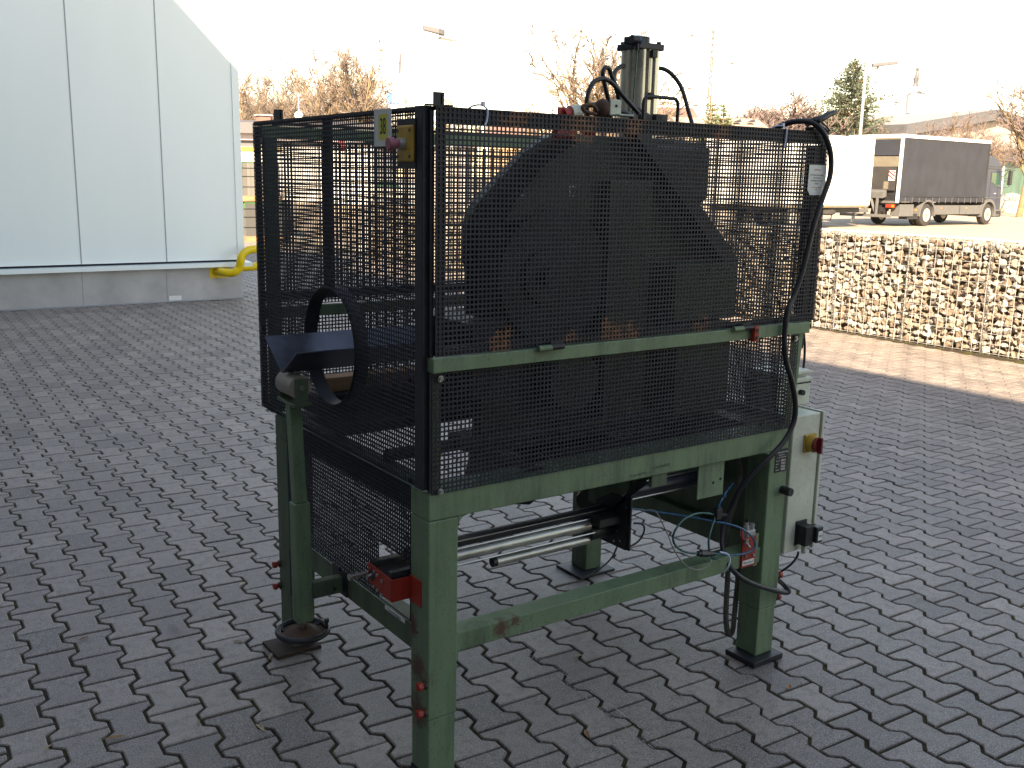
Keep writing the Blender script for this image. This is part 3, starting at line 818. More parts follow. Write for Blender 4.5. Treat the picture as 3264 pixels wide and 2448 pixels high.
# press cylinder on top
pc = thing_part = None
cx, cy_, w_ = 1.072, .45, .053
ring = []
for k in range(48):
    a = 2 * math.pi * k / 48
    c, s = math.cos(a), math.sin(a)
    r_ = w_ / max(abs(c), abs(s)); r_ = min(r_, w_ * 1.20)
    g_ = abs(math.sin(2 * a)) ; m_ = abs(((a / (math.pi / 2)) % 1) - .5)
    if .30 < m_ < .36: r_ -= .007
    ring.append((cx + r_ * c, cy_ + r_ * s, 1.80))
pcyl = MB().prism(ring, (0, 0, .283)).build('press_cylinder', M['cyl_body'], mc, smooth=35)
MB().box(cx - .056, cx + .056, cy_ - .056, cy_ + .056, 2.083, 2.104).cyl((cx, cy_, 2.104), (cx, cy_, 2.128), .030, n=24).box(cx - .085, cx - .02, cy_ - .045, cy_ - .010, 2.098, 2.120).build('cylinder_head_cap', DS, pcyl, bevel=.003)
sc = MB()
for dx in (-.042, .042):
    for dy in (-.042, .042): sc.cyl((cx + dx, cy_ + dy, 2.10), (cx + dx, cy_ + dy, 2.112), .008, n=10)
sc.build('cap_screw', M['dark_steel'], pcyl, smooth=40)
MB().cyl((cx - .095, cy_ - .06, 2.107), (cx - .06, cy_ - .06, 2.107), .014, n=14).cyl((cx - .070, cy_ - .060, 2.075), (cx - .070, cy_ - .060, 2.10), .007, n=10).build('elbow_fitting', DS, pcyl, smooth=40)
MB().cyl((cx - .074, cy_ - .058, 2.107), (cx - .061, cy_ - .060, 2.107), .0150, n=14).build('fitting_ring', M['blue_hose'], pcyl, smooth=40)
MB().tube([(cx - .070, cy_ - .062, 2.09), (cx - .072, cy_ - .060, 1.98), (cx - .078, cy_ - .056, 1.83)], .0028, 8).build('pilot_hose', M['teal_hose'], pcyl, smooth=50)
MB().box(cx - .003, cx + .017, cy_ - .066, cy_ - .054, 2.058, 2.082).cyl((cx + .006, cy_ - .062, 2.06), (cx + .004, cy_ - .062, 1.945), .0012, n=6).build('sensor', DS, pcyl)
MB().box(cx - .008, cx + .010, cy_ - .066, cy_ - .053, 1.925, 1.947).cyl((cx + .002, cy_ - .067, 1.936), (cx + .002, cy_ - .074, 1.932), .007, n=10).build('sensor', M['rusty'], pcyl)
MB().box(cx - .09, cx + .09, cy_ - .09, cy_ + .09, 1.783, 1.80).build('mounting_plate', DS, mc, bevel=.002)

def hose(name, pts, plane, r, mat, parent=None, label=None, cat=None, ax_=1, k=7, group=None):
    pp = []
    for i, q in enumerate(pts):
        pl_ = plane[i] if isinstance(plane, (list, tuple)) else plane
        pp.append(on(q[0], q[1], ax_, pl_))
    o = MB().tube(spline(pp, k), r, 12).build(name, mat, parent, smooth=60)
    if label: tag(o, label, cat, group)
    return o
r5 = lambda a, b: (1600 + .36166 * a, 50 + .36166 * b)
r4 = lambda a, b: (1900 + .4822 * a, 1400 + .4822 * b)
zm = lambda a, b: (1700 + .2411 * a, 1450 + .2411 * b)
z7 = lambda a, b: (780 + .3917 * a, 850 + .3917 * b)
# pressure hoses over the cage
hose('pressure_hose', [r5(*q) for q in ((1380,462),(1430,472),(1490,510),(1560,595),(1605,700),(1640,830),(1675,950),(1700,1060))], [.46,.44,.42,.40,.38,.36,.34,.32], .0072, M['rubber'], mc)
hose('pressure_hose', [r5(*q) for q in ((760,900),(748,770),(765,670),(810,585),(885,556),(955,580),(1020,650),(1100,745),(1200,855),(1230,900))], [.32]*10, .0072, M['rubber'], mc)
hose('pressure_hose', [r5(*q) for q in ((960,900),(935,735),(910,620),(890,510),(910,458),(948,475),(975,550),(1050,690),(1170,800),(1300,890))], [.36]*10, .0072, M['rubber'], mc)
hose('pressure_hose', [r5(*q) for q in ((1075,445),(1040,452),(1000,490),(985,555),(1005,640),(1030,740),(1045,860))], [.42,.41,.40,.39,.38,.38,.38], .0072, M['rubber'], mc)
hose('pressure_hose', [r5(*q) for q in ((640,880),(740,800),(830,790),(950,830),(1080,850),(1150,895))], [.26]*6, .0075, M['rubber'], mc)
# top clutter
c0 = on(*r5(1000, 815), 1, .12)
MB().box(c0.x - .021, c0.x + .021, .118, .122, c0.z - .022, c0.z + .024).box(c0.x - .018, c0.x + .038, .080, .118, c0.z - .024, c0.z - .018).build('angle_bracket', M['cabinet'], mc, bevel=.002)
MB().cyl((c0.x + .001, .1175, c0.z + .006), (c0.x + .001, .1165, c0.z + .006), .0042, n=12).build('bracket_hole', M['dark_gap'], mc)
c1 = on(*r5(895, 820), 1, .14)
MB().lathe((c1.x - .018, .15, c1.z - .002), (1, 0, 0), [(0, .010), (.004, .022), (.014, .030), (.026, .031), (.034, .026)], 20).build('spring_canister', M['rusty'], mc, smooth=50)
hose('lifting_eye', [r5(*q) for q in ((830,870),(725,840),(715,800),(760,785),(810,800),(840,840))], .13, .0055, M['rusty'], mc)
c2_ = on(*r5(610, 850), 1, .15)
MB().cyl((c2_.x - .005, .15, c2_.z - .003), (c2_.x + .028, .15, c2_.z + .002), .021, n=20).build('plug_shell', M['cabinet'], mc, smooth=40)
MB().cyl((c2_.x - .028, .15, c2_.z - .008), (c2_.x - .004, .15, c2_.z - .003), .016, n=20).box(c2_.x - .048, c2_.x - .024, .147, .152, c2_.z - .010, c2_.z + .012).build('plug_ring', M['red'], mc, smooth=40)
MB().cyl((c2_.x - .04, .17, c2_.z - .065), (c2_.x + .02, .17, c2_.z - .055), .018, n=16).cyl((c2_.x + .05, .16, c2_.z - .045), (c2_.x + .09, .16, c2_.z - .055), .012, n=12).build('plug_ring', M['red'], mc, smooth=40)
c3 = on(*r5(1385, 895), 1, .05)
MB().box(c3.x - .022, c3.x + .026, .04, .07, c3.z - .014, c3.z + .008).box(c3.x - .075, c3.x - .03, .045, .06, c3.z - .012, c3.z + .006).build('latch_block', DS, mc, bevel=.002)
# zip ties round the top edge
for (x, ln, parent) in ((.152, .034, None), (1.274, .052, None)):
    tp = [(x - .030, .018, 1.829), (x - .020, .010, 1.836), (x - .006, .0, 1.838), (x + .002, -.012, 1.832), (x + .005, -.016, 1.822), (x + .003, -.016, 1.822 - ln * .6), (x - .002, -.016, 1.822 - ln)]
    z = MB().tube(spline(tp, 5), .0026, 6).box(x - .005, x + .003, -.008, .0, 1.836, 1.846).build('cable_tie', M['tie'], mc, smooth=50)

# control cabinet at the right end
cb = MB().box(1.500, 1.645, .045, .44, .355, .862).build('control_cabinet', M['cabinet'], mc, bevel=.004)
MB().box(1.649, 1.662, .038, .448, .350, .866).build('cabinet_door', M['cabinet'], cb, bevel=.002)
MB().box(1.644, 1.650, .050, .43, .36, .858).build('door_gap', M['dark_gap'], cb)
sw = MB().box(1.560, 1.622, .037, .045, .725, .790).cyl((1.592, .037, .757), (1.592, .014, .757), .030, n=28).build('main_switch', M['yellow'], cb, bevel=.002)
MB().cyl((1.592, .014, .757), (1.592, .004, .757), .0255, n=28).box(1.587, 1.597, -.012, .006, .728, .786).build('switch_knob', M['red_dark'], sw, bevel=.002)
sk_ = MB().box(1.558, 1.602, .000, .044, .385, .458).box(1.552, 1.612, .040, .0445, .378, .470).build('power_socket', M['dark_steel'], cb, bevel=.006)
MB().box(1.604, 1.640, -.012, .030, .392, .452).build('socket_housing', M['black_plastic'], sk_, bevel=.004)
MB().box(1.612, 1.634, -.0135, -.0122, .402, .436).build('socket_label', M['label_white'], sk_)
text('socket_text', '380', M['ink'], (1.623, -.0139, .418), XR, ZU, .012, sk_, ext=.0001)
MB().cyl((1.580, .02, .386), (1.580, .02, .352), .010, n=14).build('cable_gland', M['cabinet'], sk_, smooth=40)
# terminal box beyond the cabinet, fixed to the machine's right end
tb = MB().box(1.52, 1.712, .152, .300, .866, .946).build('terminal_box', M['cabinet'], mc, bevel=.005)
MB().box(1.515, 1.716, .148, .304, .950, .968).box(1.53, 1.700, .16, .29, .968, .978).box(1.52, 1.712, .152, .300, .978, .994).build('box_lid', M['cabinet'], tb, bevel=.005)
MB().box(1.5195, 1.7125, .1515, .3005, .9458, .9502).build('lid_seal', M['dark_gap'], tb)
MB().cyl((1.655, .152, .915), (1.655, .135, .915), .010, n=10).build('conduit_nut', DS, tb)
MB().box(1.440, 1.4985, .06, .70, .72, .80).build('cabinet_mount', GD, mc)
hose('control_cable', [(2556,1110),(2562,1180),(2563,1130),(2560,1080),(2552,1160)][:1] + [(2561,1060),(2565,1100),(2564,1140),(2560,1182)], [.2,.2,.2,.2,.2], .0045, M['rubber'], mc)

# red return valve on the stretcher
vb = MB().box(1.232, 1.300, .004, .010, .372, .478).box(1.232, 1.240, .010, .016, .478, .510).build('valve_plate', M['red'], mc, bevel=.001)
MB().box(1.2365, 1.2935, .0025, .0038, .380, .398).build('valve_label', M['label_white'], vb)
text('valve_text', 'Rücklauf', M['ink'], (1.265, .0022, .389), (1, 0, 0), ZU, .0145, vb, ext=.0001)
for (x, z) in ((1.248, .415), (1.287, .412)): MB().cyl((x, .004, z), (x, -.002, z), .0048, n=10).build('valve_screw', M['steel'], vb)
MB().box(1.262, 1.302, .012, .045, .470, .497).cyl((1.273, .028, .497), (1.273, .028, .512), .010, n=16).cyl((1.273, .028, .512), (1.273, .028, .524), .008, n=6).cyl((1.302, .028, .490), (1.302, .028, .515), .0085, n=12).build('valve_body', M['alu'], vb, bevel=.001)
MB().cyl((1.273, .028, .524), (1.273, .028, .534), .006, n=12).build('silencer', M['dark_steel'], vb, smooth=40)
MB().box(1.300, 1.322, .012, .034, .362, .480).build('valve_tube', G, vb, bevel=.002)
MB().cyl((1.245, .002, .468), (1.250, -.012, .450), .004, n=8).box(1.236, 1.252, -.006, .004, .462, .476).build('valve_lever', M['steel'], vb)

# ---- roller stand at the left end
post = MB().prism([(-.148, .535, .305), (-.098, .535, .305), (-.098, .580, .305), (-.148, .580, .305)], (-.002, 0, .385)).build('stand_post', G, mc, bevel=.003)
MB().prism([(-.144, .540, .690), (-.106, .540, .690), (-.106, .576, .690), (-.144, .576, .690)], (-.012, 0, .315)).build('stand_tube', G, post, bevel=.003)
MB().box(-.165, -.108, .490, .615, 1.000, 1.010).box(-.158, -.118, .488, .494, 1.000, 1.082).box(-.158, -.118, .611, .617, 1.000, 1.082).build('roller_fork', GD, post, bevel=.002)
MB().cyl((-.138, .500, 1.0555), (-.138, .605, 1.0555), .0345, n=36).build('roller', plain('worn_roller', (.30, .27, .23), .55, .1, .3, 30, .2, 60, (1, .2, 1)), post, smooth=40)
MB().cyl((-.138, .484, 1.0555), (-.138, .620, 1.0555), .008, n=14).build('roller_axle', M['steel'], post, smooth=40)
MB().cyl((-.124, .558, .235), (-.124, .558, .305), .010, n=14).build('spindle', M['steel'], post, smooth=40)
hw_ = MB().lathe((-.124, .558, .262), (0, 0, 1), [(0, .018), (0, .060), (.006, .064), (.012, .030), (.022, .022)], 32)
rim = [(-.124 + .076 * math.cos(a), .558 + .076 * math.sin(a), .272) for a in [2 * math.pi * i / 40 for i in range(41)]]
hw_.tube(rim, .0092, 10, cap=False)
for a in (.4, 2.5, 4.6): hw_.bar((-.124 + .05 * math.cos(a), .558 + .05 * math.sin(a), .268), (-.124 + .076 * math.cos(a), .558 + .076 * math.sin(a), .272), .02, .008)
hw_.build('handwheel', M['dark_steel'], post, smooth=40)
MB().lathe((-.124, .558, .266), (0, 0, 1), [(0, .068), (.002, .069), (.006, .052), (.014, .032), (.018, .026)], 36).build('wheel_dish', M['rusty'], post, smooth=40)
MB().cyl((-.062, .518, .27), (-.062, .518, .303), .005, n=10).cyl((-.062, .518, .300), (-.062, .518, .310), .0075, n=10).build('wheel_knob', M['dark_steel'], post, smooth=40)
MB().box(-.100, .006, .528, .560, .380, .432).build('stand_arm', GD, mc, bevel=.003)
MB().cyl((-.008, .545, .452), (.002, .545, .452), .007, n=8).cyl((-.03, .527, .40), (-.03, .522, .40), .006, n=8).box(-.002, .010, .50, .60, .372, .456).build('arm_clamp', DS, mc)

# ------------------------------------------------------------------ loose things on and in the machine
tr = MB()
xa, xb = -.168, .46
th_ = .004
for (ya, za, yb, zb) in ((.688, 1.182, .563, 1.0935), (.563, 1.0935, .450, 1.168)):
    nn = Vector((0, -(zb - za), (yb - ya))).normalized() * th_
    a, b_ = Vector((xa, ya, za)), Vector((xa, yb, zb))
    tr.prism([a, b_, b_ + nn, a + nn], (xb - xa, 0, 0))
o = tr.build('feed_trough', M['blued'], None, bevel=.001)
tag(o, 'blue grey V shaped steel trough resting on the roller through the round hole', 'trough')
o = MB().box(.10, .62, .845, .915, .949, .998).build('timber_block', M['wood'], None, bevel=.002); tag(o, 'sawn timber block lying inside the cage behind the round hole', 'timber')
MB().box(.05, .9, .80, .96, .885, .947).build('timber_rest', DS, mc)

cpts = [(2470,412),(2500,396),(2540,387),(2584,389),(2617,413),(2638,452),(2649,504),(2645,564),(2624,627),(2604,684),(2586,747),(2570,815),(2554,878),(2530,945),(2511,989),(2501,1068),(2505,1146),(2524,1216),(2535,1283),(2531,1342),(2503,1401),(2456,1455),(2409,1499),(2362,1553),(2334,1607),(2312,1651),(2301,1700),(2303,1745),(2316,1790),(2353,1834),(2406,1863),(2469,1882),(2505,1889),(2514,1883),(2500,1866),(2484,1850)]
cpl = [.10,.06,.02,-.01] + [-.03] * 10 + [-.035] * 7 + [-.03, -.01, .02, .05, .07, .07, .05, .02, -.02, -.03, -.03, -.03, -.03, .0, .04, .08]
hose('power_cable', cpts, cpl, .0088, M['rubber'], None, 'thick black rubber cable draped over the right corner of the machine', 'cable', k=6)
o = MB(); a0 = on(2604, 387, 1, -.01); b0 = on(2650, 365, 1, -.01)
o.tube(spline([on(2570, 400, 1, .0), on(2590, 385, 1, -.01), on(2615, 380, 1, -.02), on(2640, 366, 1, -.02), on(2664, 357, 1, -.02)], 4), [.008, .008, .009, .010, .010, .011, .012, .012, .0115, .0115, .011, .011, .010, .009, .009, .008, .006], 10)
o.tube([on(2596, 380, 1, -.02), on(2615, 400, 1, -.015), on(2640, 418, 1, -.01)], .004, 8).tube([on(2612, 384, 1, -.03), on(2634, 402, 1, -.03), on(2645, 416, 1, -.03), on(2632, 420, 1, -.02)], .0028, 8)
o = o.build('cable_end', M['rubber'], None, smooth=50); tag(o, 'black taped cable end with clip on top of the cage corner', 'cable end')
MB().box(1.42, 1.47, -.004, .03, 1.829, 1.842).build('cable_clamp', DS, mc, bevel=.003)

ah = thing('air_hose', tuple(on(*r4(800, 490), 1, .02)), 'blue and teal air hose looped over the front stretcher', 'hose')
hose('blue_line', [r4(*q) for q in ((195,452),(400,480),(600,510),(780,543),(880,562),(960,590),(1025,640),(1052,690),(1030,735),(960,760),(880,766),(790,756))], [.12,.10,.06,.02,.0,-.015,-.02,-.02,-.02,-.015,-.01,-.005], .0036, M['blue_hose'], ah)
hose('teal_line', [r4(*q) for q in ((775,497),(720,488),(650,495),(580,530),(530,590),(508,650),(530,710),(590,745),(670,756))], [.02,.015,.0,-.01,-.015,-.015,-.01,-.005,-.003], .0036, M['teal_hose'], ah)
hose('teal_line', [r4(*q) for q in ((788,515),(765,580),(745,660),(748,730),(770,785),(800,790))], [.02,.01,.0,-.004,-.006,.0], .0036, M['teal_hose'], ah)
hose('blue_line', [r4(*q) for q in ((805,450),(830,400),(855,355),(905,293))], [.02,.02,.03,.06], .0034, M['blue_hose'], ah)
tt = on(*r4(805, 485), 1, .02)
MB().box(tt.x - .014, tt.x + .012, .010, .030, tt.z - .022, tt.z + .016).cyl((tt.x + .01, .02, tt.z - .01), (tt.x + .034, .012, tt.z - .013), .007, n=10).build('tee_fitting', M['black_plastic'], ah, bevel=.002)
for q in ((795, 512), (812, 447), (848, 374)):
    p_ = on(*r4(*q), 1, .02); MB().cyl(p_ - Vector((.002, 0, .004)), p_ + Vector((.002, 0, .004)), .0062, n=12).build('fitting_collar', M['blue_hose'], ah, smooth=40)
p0, p1 = on(*r4(672, 756), 1, -.003), on(*r4(780, 757), 1, -.003)
MB().cyl(p0, p1, .0085, n=12).cyl(p0 + (p1 - p0) * .15, p0 + (p1 - p0) * .6, .0115, n=6).build('coupling', M['black_plastic'], ah, smooth=40)
hose('signal_cable', [r4(*q) for q in ((205,520),(280,490),(350,464),(395,480),(430,540),(470,620),(510,720),(560,800),(620,852),(690,862),(740,835),(770,785))], [.12,.10,.08,.06,.04,.02,.0,-.01,-.01,-.01,-.01,-.005], .0021, M['grey_cable'], None, 'thin grey cable hanging from carriage to stretcher', 'cable')
hose('sensor_cable', [zm(*q) for q in ((1330,905),(1400,905),(1452,930),(1468,985),(1440,1070),(1390,1140),(1310,1195),(1235,1218))], [.16]*8, .0032, M['rubber'], None, 'short black cable loop beside the carriage plate', 'cable')
hose('drain_cable', [zm(*q) for q in ((1120,1170),(1100,1230),(1060,1320),(1000,1400),(930,1465),(840,1530),(740,1590))], [.22,.26,.32,.42,.52,.62,.74], .0032, M['rubber'], None, 'black cable hanging from carriage down to the paving by the rear leg', 'cable')
# ribbed conduit with its low loop
def conduit():
    pp = spline([on(*r4(*q), 1, p) for q, p in (((945,120),.10),((955,200),.10),((950,290),.10),((925,390),.10),((895,480),.11),((875,560),.12),((860,680),.12),((868,800),.11),((870,900),.10),((862,1050),.10),((858,1180),.10),((868,1270),.10),((885,1290),.10),((902,1262),.10),((912,1180),.11),((925,1050),.12),((938,900),.12),((940,780),.13))], 14)
    rr = [.0105 if i % 2 else .0088 for i in range(len(pp))]
    MB().tube(pp, rr, 12).build('ribbed_conduit', plain('ribbed_conduit', (.085, .085, .070), .5, .1, .25, 40), mc, smooth=15)
conduit()
hose('socket_lead', [(2505 + 40, 1758), (2540, 1775), (2520, 1800), (2490, 1822), (2470, 1840), (2455, 1860)], [.02, .02, .03, .05, .08, .10], .0042, M['rubber'], mc)
hose('cable_tie', [r4(*q) for q in ((820,745),(870,760),(885,800),(870,850),(845,878))], [-.012,-.02,-.022,-.02,-.005], .0028, M['tie'], mc)

# ------------------------------------------------------------------ truck and trailer in the sunny yard
M['tarp'] = plain('truck_tarpaulin', (.020, .023, .032), .8, 0, .25, 1.2, .08, 5)
M['truck_black'] = plain('truck_black', (.018, .018, .020), .55, 0, .2, 6)
M['truck_grey'] = plain('truck_grey_plastic', (.10, .10, .10), .75, 0, .12, 5)
M['cab_blue'] = plain('cab_blue_paint', (.022, .030, .060), .22, 0, .1, 3)
M['glass'] = plain('green_glass', (.03, .075, .06), .08, 0, .1, 3)
M['white_paint'] = plain('white_box_paint', (.80, .80, .80), .4, 0, .03, 2)
M['tyre'] = plain('tyre_rubber', (.030, .028, .027), .8, 0, .2, 9)
M['rim'] = plain('wheel_rim', (.45, .44, .42), .4, .5, .15, 9)
M['orange'] = plain('orange_marker', (.75, .20, .02), .4)
M['door_beige'] = plain('rear_door_panel', (.15, .13, .10), .6, 0, .12, 3)
M['door_grey'] = plain('lift_platform', (.04, .037, .036), .6, .1, .15, 3)
def wheel(parent, x, y, z, r, w, name='wheel'):
    wl = MB().lathe((x, y, z), (0, 1, 0), [(0, r * .62), (.01, r * .80), (.03, r * .97), (.06, r), (w - .05, r), (w - .01, r * .95), (w, r * .7)], 36).build(name, M['tyre'], parent, smooth=35, local=True)
    MB().lathe((x, y - .004, z), (0, 1, 0), [(0, r * .60), (.02, r * .57), (.06, r * .50), (.10, r * .40), (.06, r * .22), (.0, r * .20)], 30).build('rim', M['rim'], wl, smooth=35, local=True)
    b = MB()
    for i in range(10):
        a = 2 * math.pi * i / 10; b.cyl((x + r * .32 * math.cos(a), y + .045, z + r * .32 * math.sin(a)), (x + r * .32 * math.cos(a), y + .005, z + r * .32 * math.sin(a)), .022, n=6)
    b.build('wheel_nut', M['truck_grey'], wl, local=True)
    return wl
TR = at(2864, hz(2864), 41.8); TR.z = -.006
TYAW = math.atan2(.05017698, .99874034)
def truck():
    t = thing('box_truck', TR, 'dark curtain sided box truck with dark blue cab, parked in the sunny yard', 'truck', rot=(0, 0, TYAW))
    def B(mb, n, m, **k): return mb.build(n, m, t, local=True, **k)
    # box body: near side y=0, far side y=2.5
    B(MB().box(.06, 7.06, .03, 2.47, 1.06, 3.66), 'box_body', M['truck_black'])
    cu = MB(); n = 60
    pts = []
    for i in range(n + 1):
        x = .10 + 6.92 * i / n
        pts.append((x, -.006 * math.sin(i * .9) - .012 * math.sin(i * .23)))
    vs = []; fs = []
    for x, y in pts: vs += [(x, y - .005, 1.02), (x, y * 1.6 - .01, 1.5), (x, y, 2.4), (x, -.004, 3.60)]
    for i in range(n):
        for k in range(3): fs.append((i * 4 + k, i * 4 + 4 + k, i * 4 + 5 + k, i * 4 + 1 + k))
    cu.add(vs, fs); o = B(cu, 'curtain', M['tarp'], smooth=60, fix=False)
    for i in range(13):
        x = .55 + i * .53; MB().box(x - .012, x + .012, -.035, -.018, .98, 1.20).build('curtain_strap', M['truck_grey'], o, local=True)
    MB().box(.10, 7.02, -.032, -.022, 1.235, 1.25).build('curtain_hem', M['truck_black'], o, local=True)
    B(MB().box(-.02, 7.14, -.04, 2.54, 3.60, 3.74), 'roof_rail', M['white_paint'], bevel=.02)
    B(MB().box(-.03, .10, -.03, .07, .98, 3.60), 'corner_post', M['trim'], bevel=.01)
    B(MB().box(7.02, 7.12, -.03, .07, 1.0, 3.60), 'corner_post', M['truck_black'], bevel=.01)
    # rear face
    B(MB().box(.0, .05, .10, 2.42, 2.90, 3.54), 'rear_window_panel', M['tarp'])
    B(MB().box(-.01, .05, .08, 2.44, 3.54, 3.60), 'rear_header', M['door_beige'])
    B(MB().box(-.02, .05, .10, 2.42, 2.44, 2.86), 'rear_upper_door', M['door_beige'], bevel=.006)
    lp = B(MB().box(-.05, .0, .14, 2.38, 1.48, 2.43), 'lift_platform', M['door_grey'], bevel=.008)
    MB().box(-.055, -.05, .44, .66, 1.54, 1.84).build('platform_sticker', M['door_beige'], lp, local=True)
    MB().prism([(-.02, .5, 1.52), (-.30, .5, 1.40), (-.28, .5, 1.16), (-.02, .5, 1.22)], (0, 1.5, 0)).build('platform_lip', M['truck_grey'], lp, local=True)
    w = MB().box(-.075, -.062, .16, .44, 1.88, 2.29).build('warning_plate', M['label_white'], t, local=True)
    for k in range(3):
        z0 = 1.90 + k * .15
        ys = [(.44, z0 + .16), (.44, z0 + .235), (.16, z0 + .045), (.16, z0 - .03)]
        ys = [(y, min(2.285, max(1.885, z))) for y, z in ys]
        MB().prism([(-.0765, y, z) for y, z in ys], (-.002, 0, 0)).build('warning_stripe', M['red'], w, local=True)
    B(MB().box(.0, .12, .06, 2.44, .96, 1.06), 'rear_cross_member', M['truck_grey'])
    B(MB().box(-.06, .05, .10, .48, .78, .92), 'tail_light', M['red'], bevel=.01)
    MB().box(-.062, -.058, .10, .20, .80, .90).build('indicator_lens', M['orange'], t.children[-1], local=True)
    B(MB().box(-.06, .05, 2.02, 2.40, .78, .92), 'tail_light', M['red'], bevel=.01)
    B(MB().box(-.35, -.20, .06, 2.44, .38, .50).box(-.30, -.22, .7, .8, .45, 1.2).box(-.30, -.22, 1.7, 1.8, .45, 1.2), 'underrun_bar', M['truck_grey'], bevel=.01)
    B(MB().bar((-.25, 1.1, 1.25), (-.1, .9, .55), .10, .10).bar((-.2, 1.3, 1.2), (-.15, 1.35, .5), .08, .08), 'lift_arm', M['truck_grey'])
    # chassis, boxes, skirts
    B(MB().box(.1, 8.0, .75, .95, .70, .96).box(.1, 8.0, 1.55, 1.75, .70, .96).box(3.0, 5.5, .95, 1.55, .5, .9), 'chassis', M['truck_black'])
    B(MB().box(.38, 1.40, .05, .50, .42, .92), 'tool_box', M['truck_grey'], bevel=.02)
    B(MB().box(1.05, 1.90, .10, .5, .30, .52), 'mud_flap', M['truck_black'])
    B(MB().box(3.02, 7.0, .02, .10, .48, .88), 'side_skirt', M['truck_grey'], bevel=.02)
    B(MB().box(5.05, 5.08, .012, .02, .49, .87), 'skirt_gap', M['truck_black'])
    for x in (3.5, 5.6): B(MB().box(x, x + .10, .008, .02, .74, .78), 'side_marker', M['orange'])
    B(MB().box(1.48, 1.56, .0, .05, .66, .72), 'side_marker', M['orange'])
    # mudguard over the rear wheel
    def arch(x, z, r0, r1, y0, y1, a0, a1, nm, mt):
        nn = 16; v = []; f = []
        for i in range(nn + 1):
            a = a0 + (a1 - a0) * i / nn
            for rr in (r0, r1):
                for y in (y0, y1): v.append((x + rr * math.cos(a), y, z + rr * math.sin(a)))
        for i in range(nn):
            q = i * 4
            f += [(q, q + 4, q + 5, q + 1), (q + 2, q + 3, q + 7, q + 6), (q, q + 2, q + 6, q + 4), (q + 1, q + 5, q + 7, q + 3)]
        f += [(0, 1, 3, 2), (nn * 4, nn * 4 + 2, nn * 4 + 3, nn * 4 + 1)]
        return B(MB().add(v, f), nm, mt, smooth=40)
    arch(2.42, .48, .56, .64, .0, .62, R(-5), R(185), 'mudguard', M['truck_grey'])
    arch(7.62, .48, .56, .68, .0, .62, R(-10), R(190), 'mudguard', M['truck_grey'])
    for x in (2.42, 7.62):
        wheel(t, x, .04, .475, .475, .30); wl = wheel(t, x, 2.16, .475, .475, .30)
    wheel(t, 2.42, .38, .475, .475, .25)
    # cab
    prof = [(7.16, .75), (7.16, 2.35), (7.20, 2.85), (7.35, 3.03), (7.75, 3.06), (8.25, 2.93), (8.50, 2.72), (8.60, 2.45), (8.78, 1.60), (8.86, 1.05), (8.86, .55), (8.32, .55), (8.25, .95), (7.95, 1.14), (7.4, 1.14), (7.2, .9)]
    c = B(MB().prism([(x, .10, z) for x, z in prof], (0, 2.26, 0)), 'cab', M['cab_blue'], bevel=.05)
    MB().prism([(7.72, .088, 2.34), (8.38, .088, 2.34), (8.55, .088, 1.74), (8.30, .088, 1.70), (7.95, .088, 1.88), (7.74, .088, 1.92)], (0, .02, 0)).build('side_window', M['glass'], c, local=True)
    MB().prism([(7.68, .095, 2.38), (7.70, .095, 2.38), (7.70, .095, 1.0), (7.68, .095, 1.0)], (0, .02, 0)).box(8.40, 8.41, .095, .11, 1.0, 1.7).box(7.2, 8.55, .094, .11, 2.50, 2.53).box(7.2, 8.55, .094, .11, 2.60, 2.62).build('door_seam', M['truck_black'], c, local=True)
    MB().box(7.2, 8.84, .094, .11, 1.22, 1.235).build('trim_line', M['truck_grey'], c, local=True)
    MB().box(8.12, 8.30, .092, .10, 1.40, 1.43).build('cab_badge', M['trim'], c, local=True)
    MB().prism([(8.62, .16, 2.42), (8.82, .16, 1.62), (8.84, .16, 1.62), (8.64, .16, 2.42)], (0, 2.12, 0)).build('windscreen', M['glass'], c, local=True)
    MB().prism([(7.10, .15, 3.08), (7.0, .15, 3.50), (7.04, .15, 3.52), (7.6, .15, 3.08)], (0, 2.16, 0)).build('wind_deflector', M['tarp'], c, local=True)
    MB().box(8.30, 8.95, .08, 2.40, .34, .62).build('bumper', M['truck_black'], c, local=True, bevel=.04)
    MB().box(8.36, 8.74, .06, .10, .40, .46).box(8.36, 8.74, .06, .10, .62, .68).build('cab_step', M['truck_grey'], c, local=True)
    MB().box(8.84, 8.90, .10, .30, .66, .78).build('indicator_lens', M['orange'], c, local=True)
    m_ = MB().box(8.82, 8.98, -.26, -.10, 1.80, 2.46).build('mirror', M['truck_black'], c, local=True, bevel=.03)
    MB().tube([(8.62, .1, 2.40), (8.86, -.18, 2.50), (8.88, -.18, 1.72), (8.70, .1, 1.66)], .018, 8).build('mirror_arm', M['truck_black'], c, local=True)
    B(MB().box(-.25, .35, .55, .75, .62, .78), 'tow_coupling', M['truck_black'])
truck()
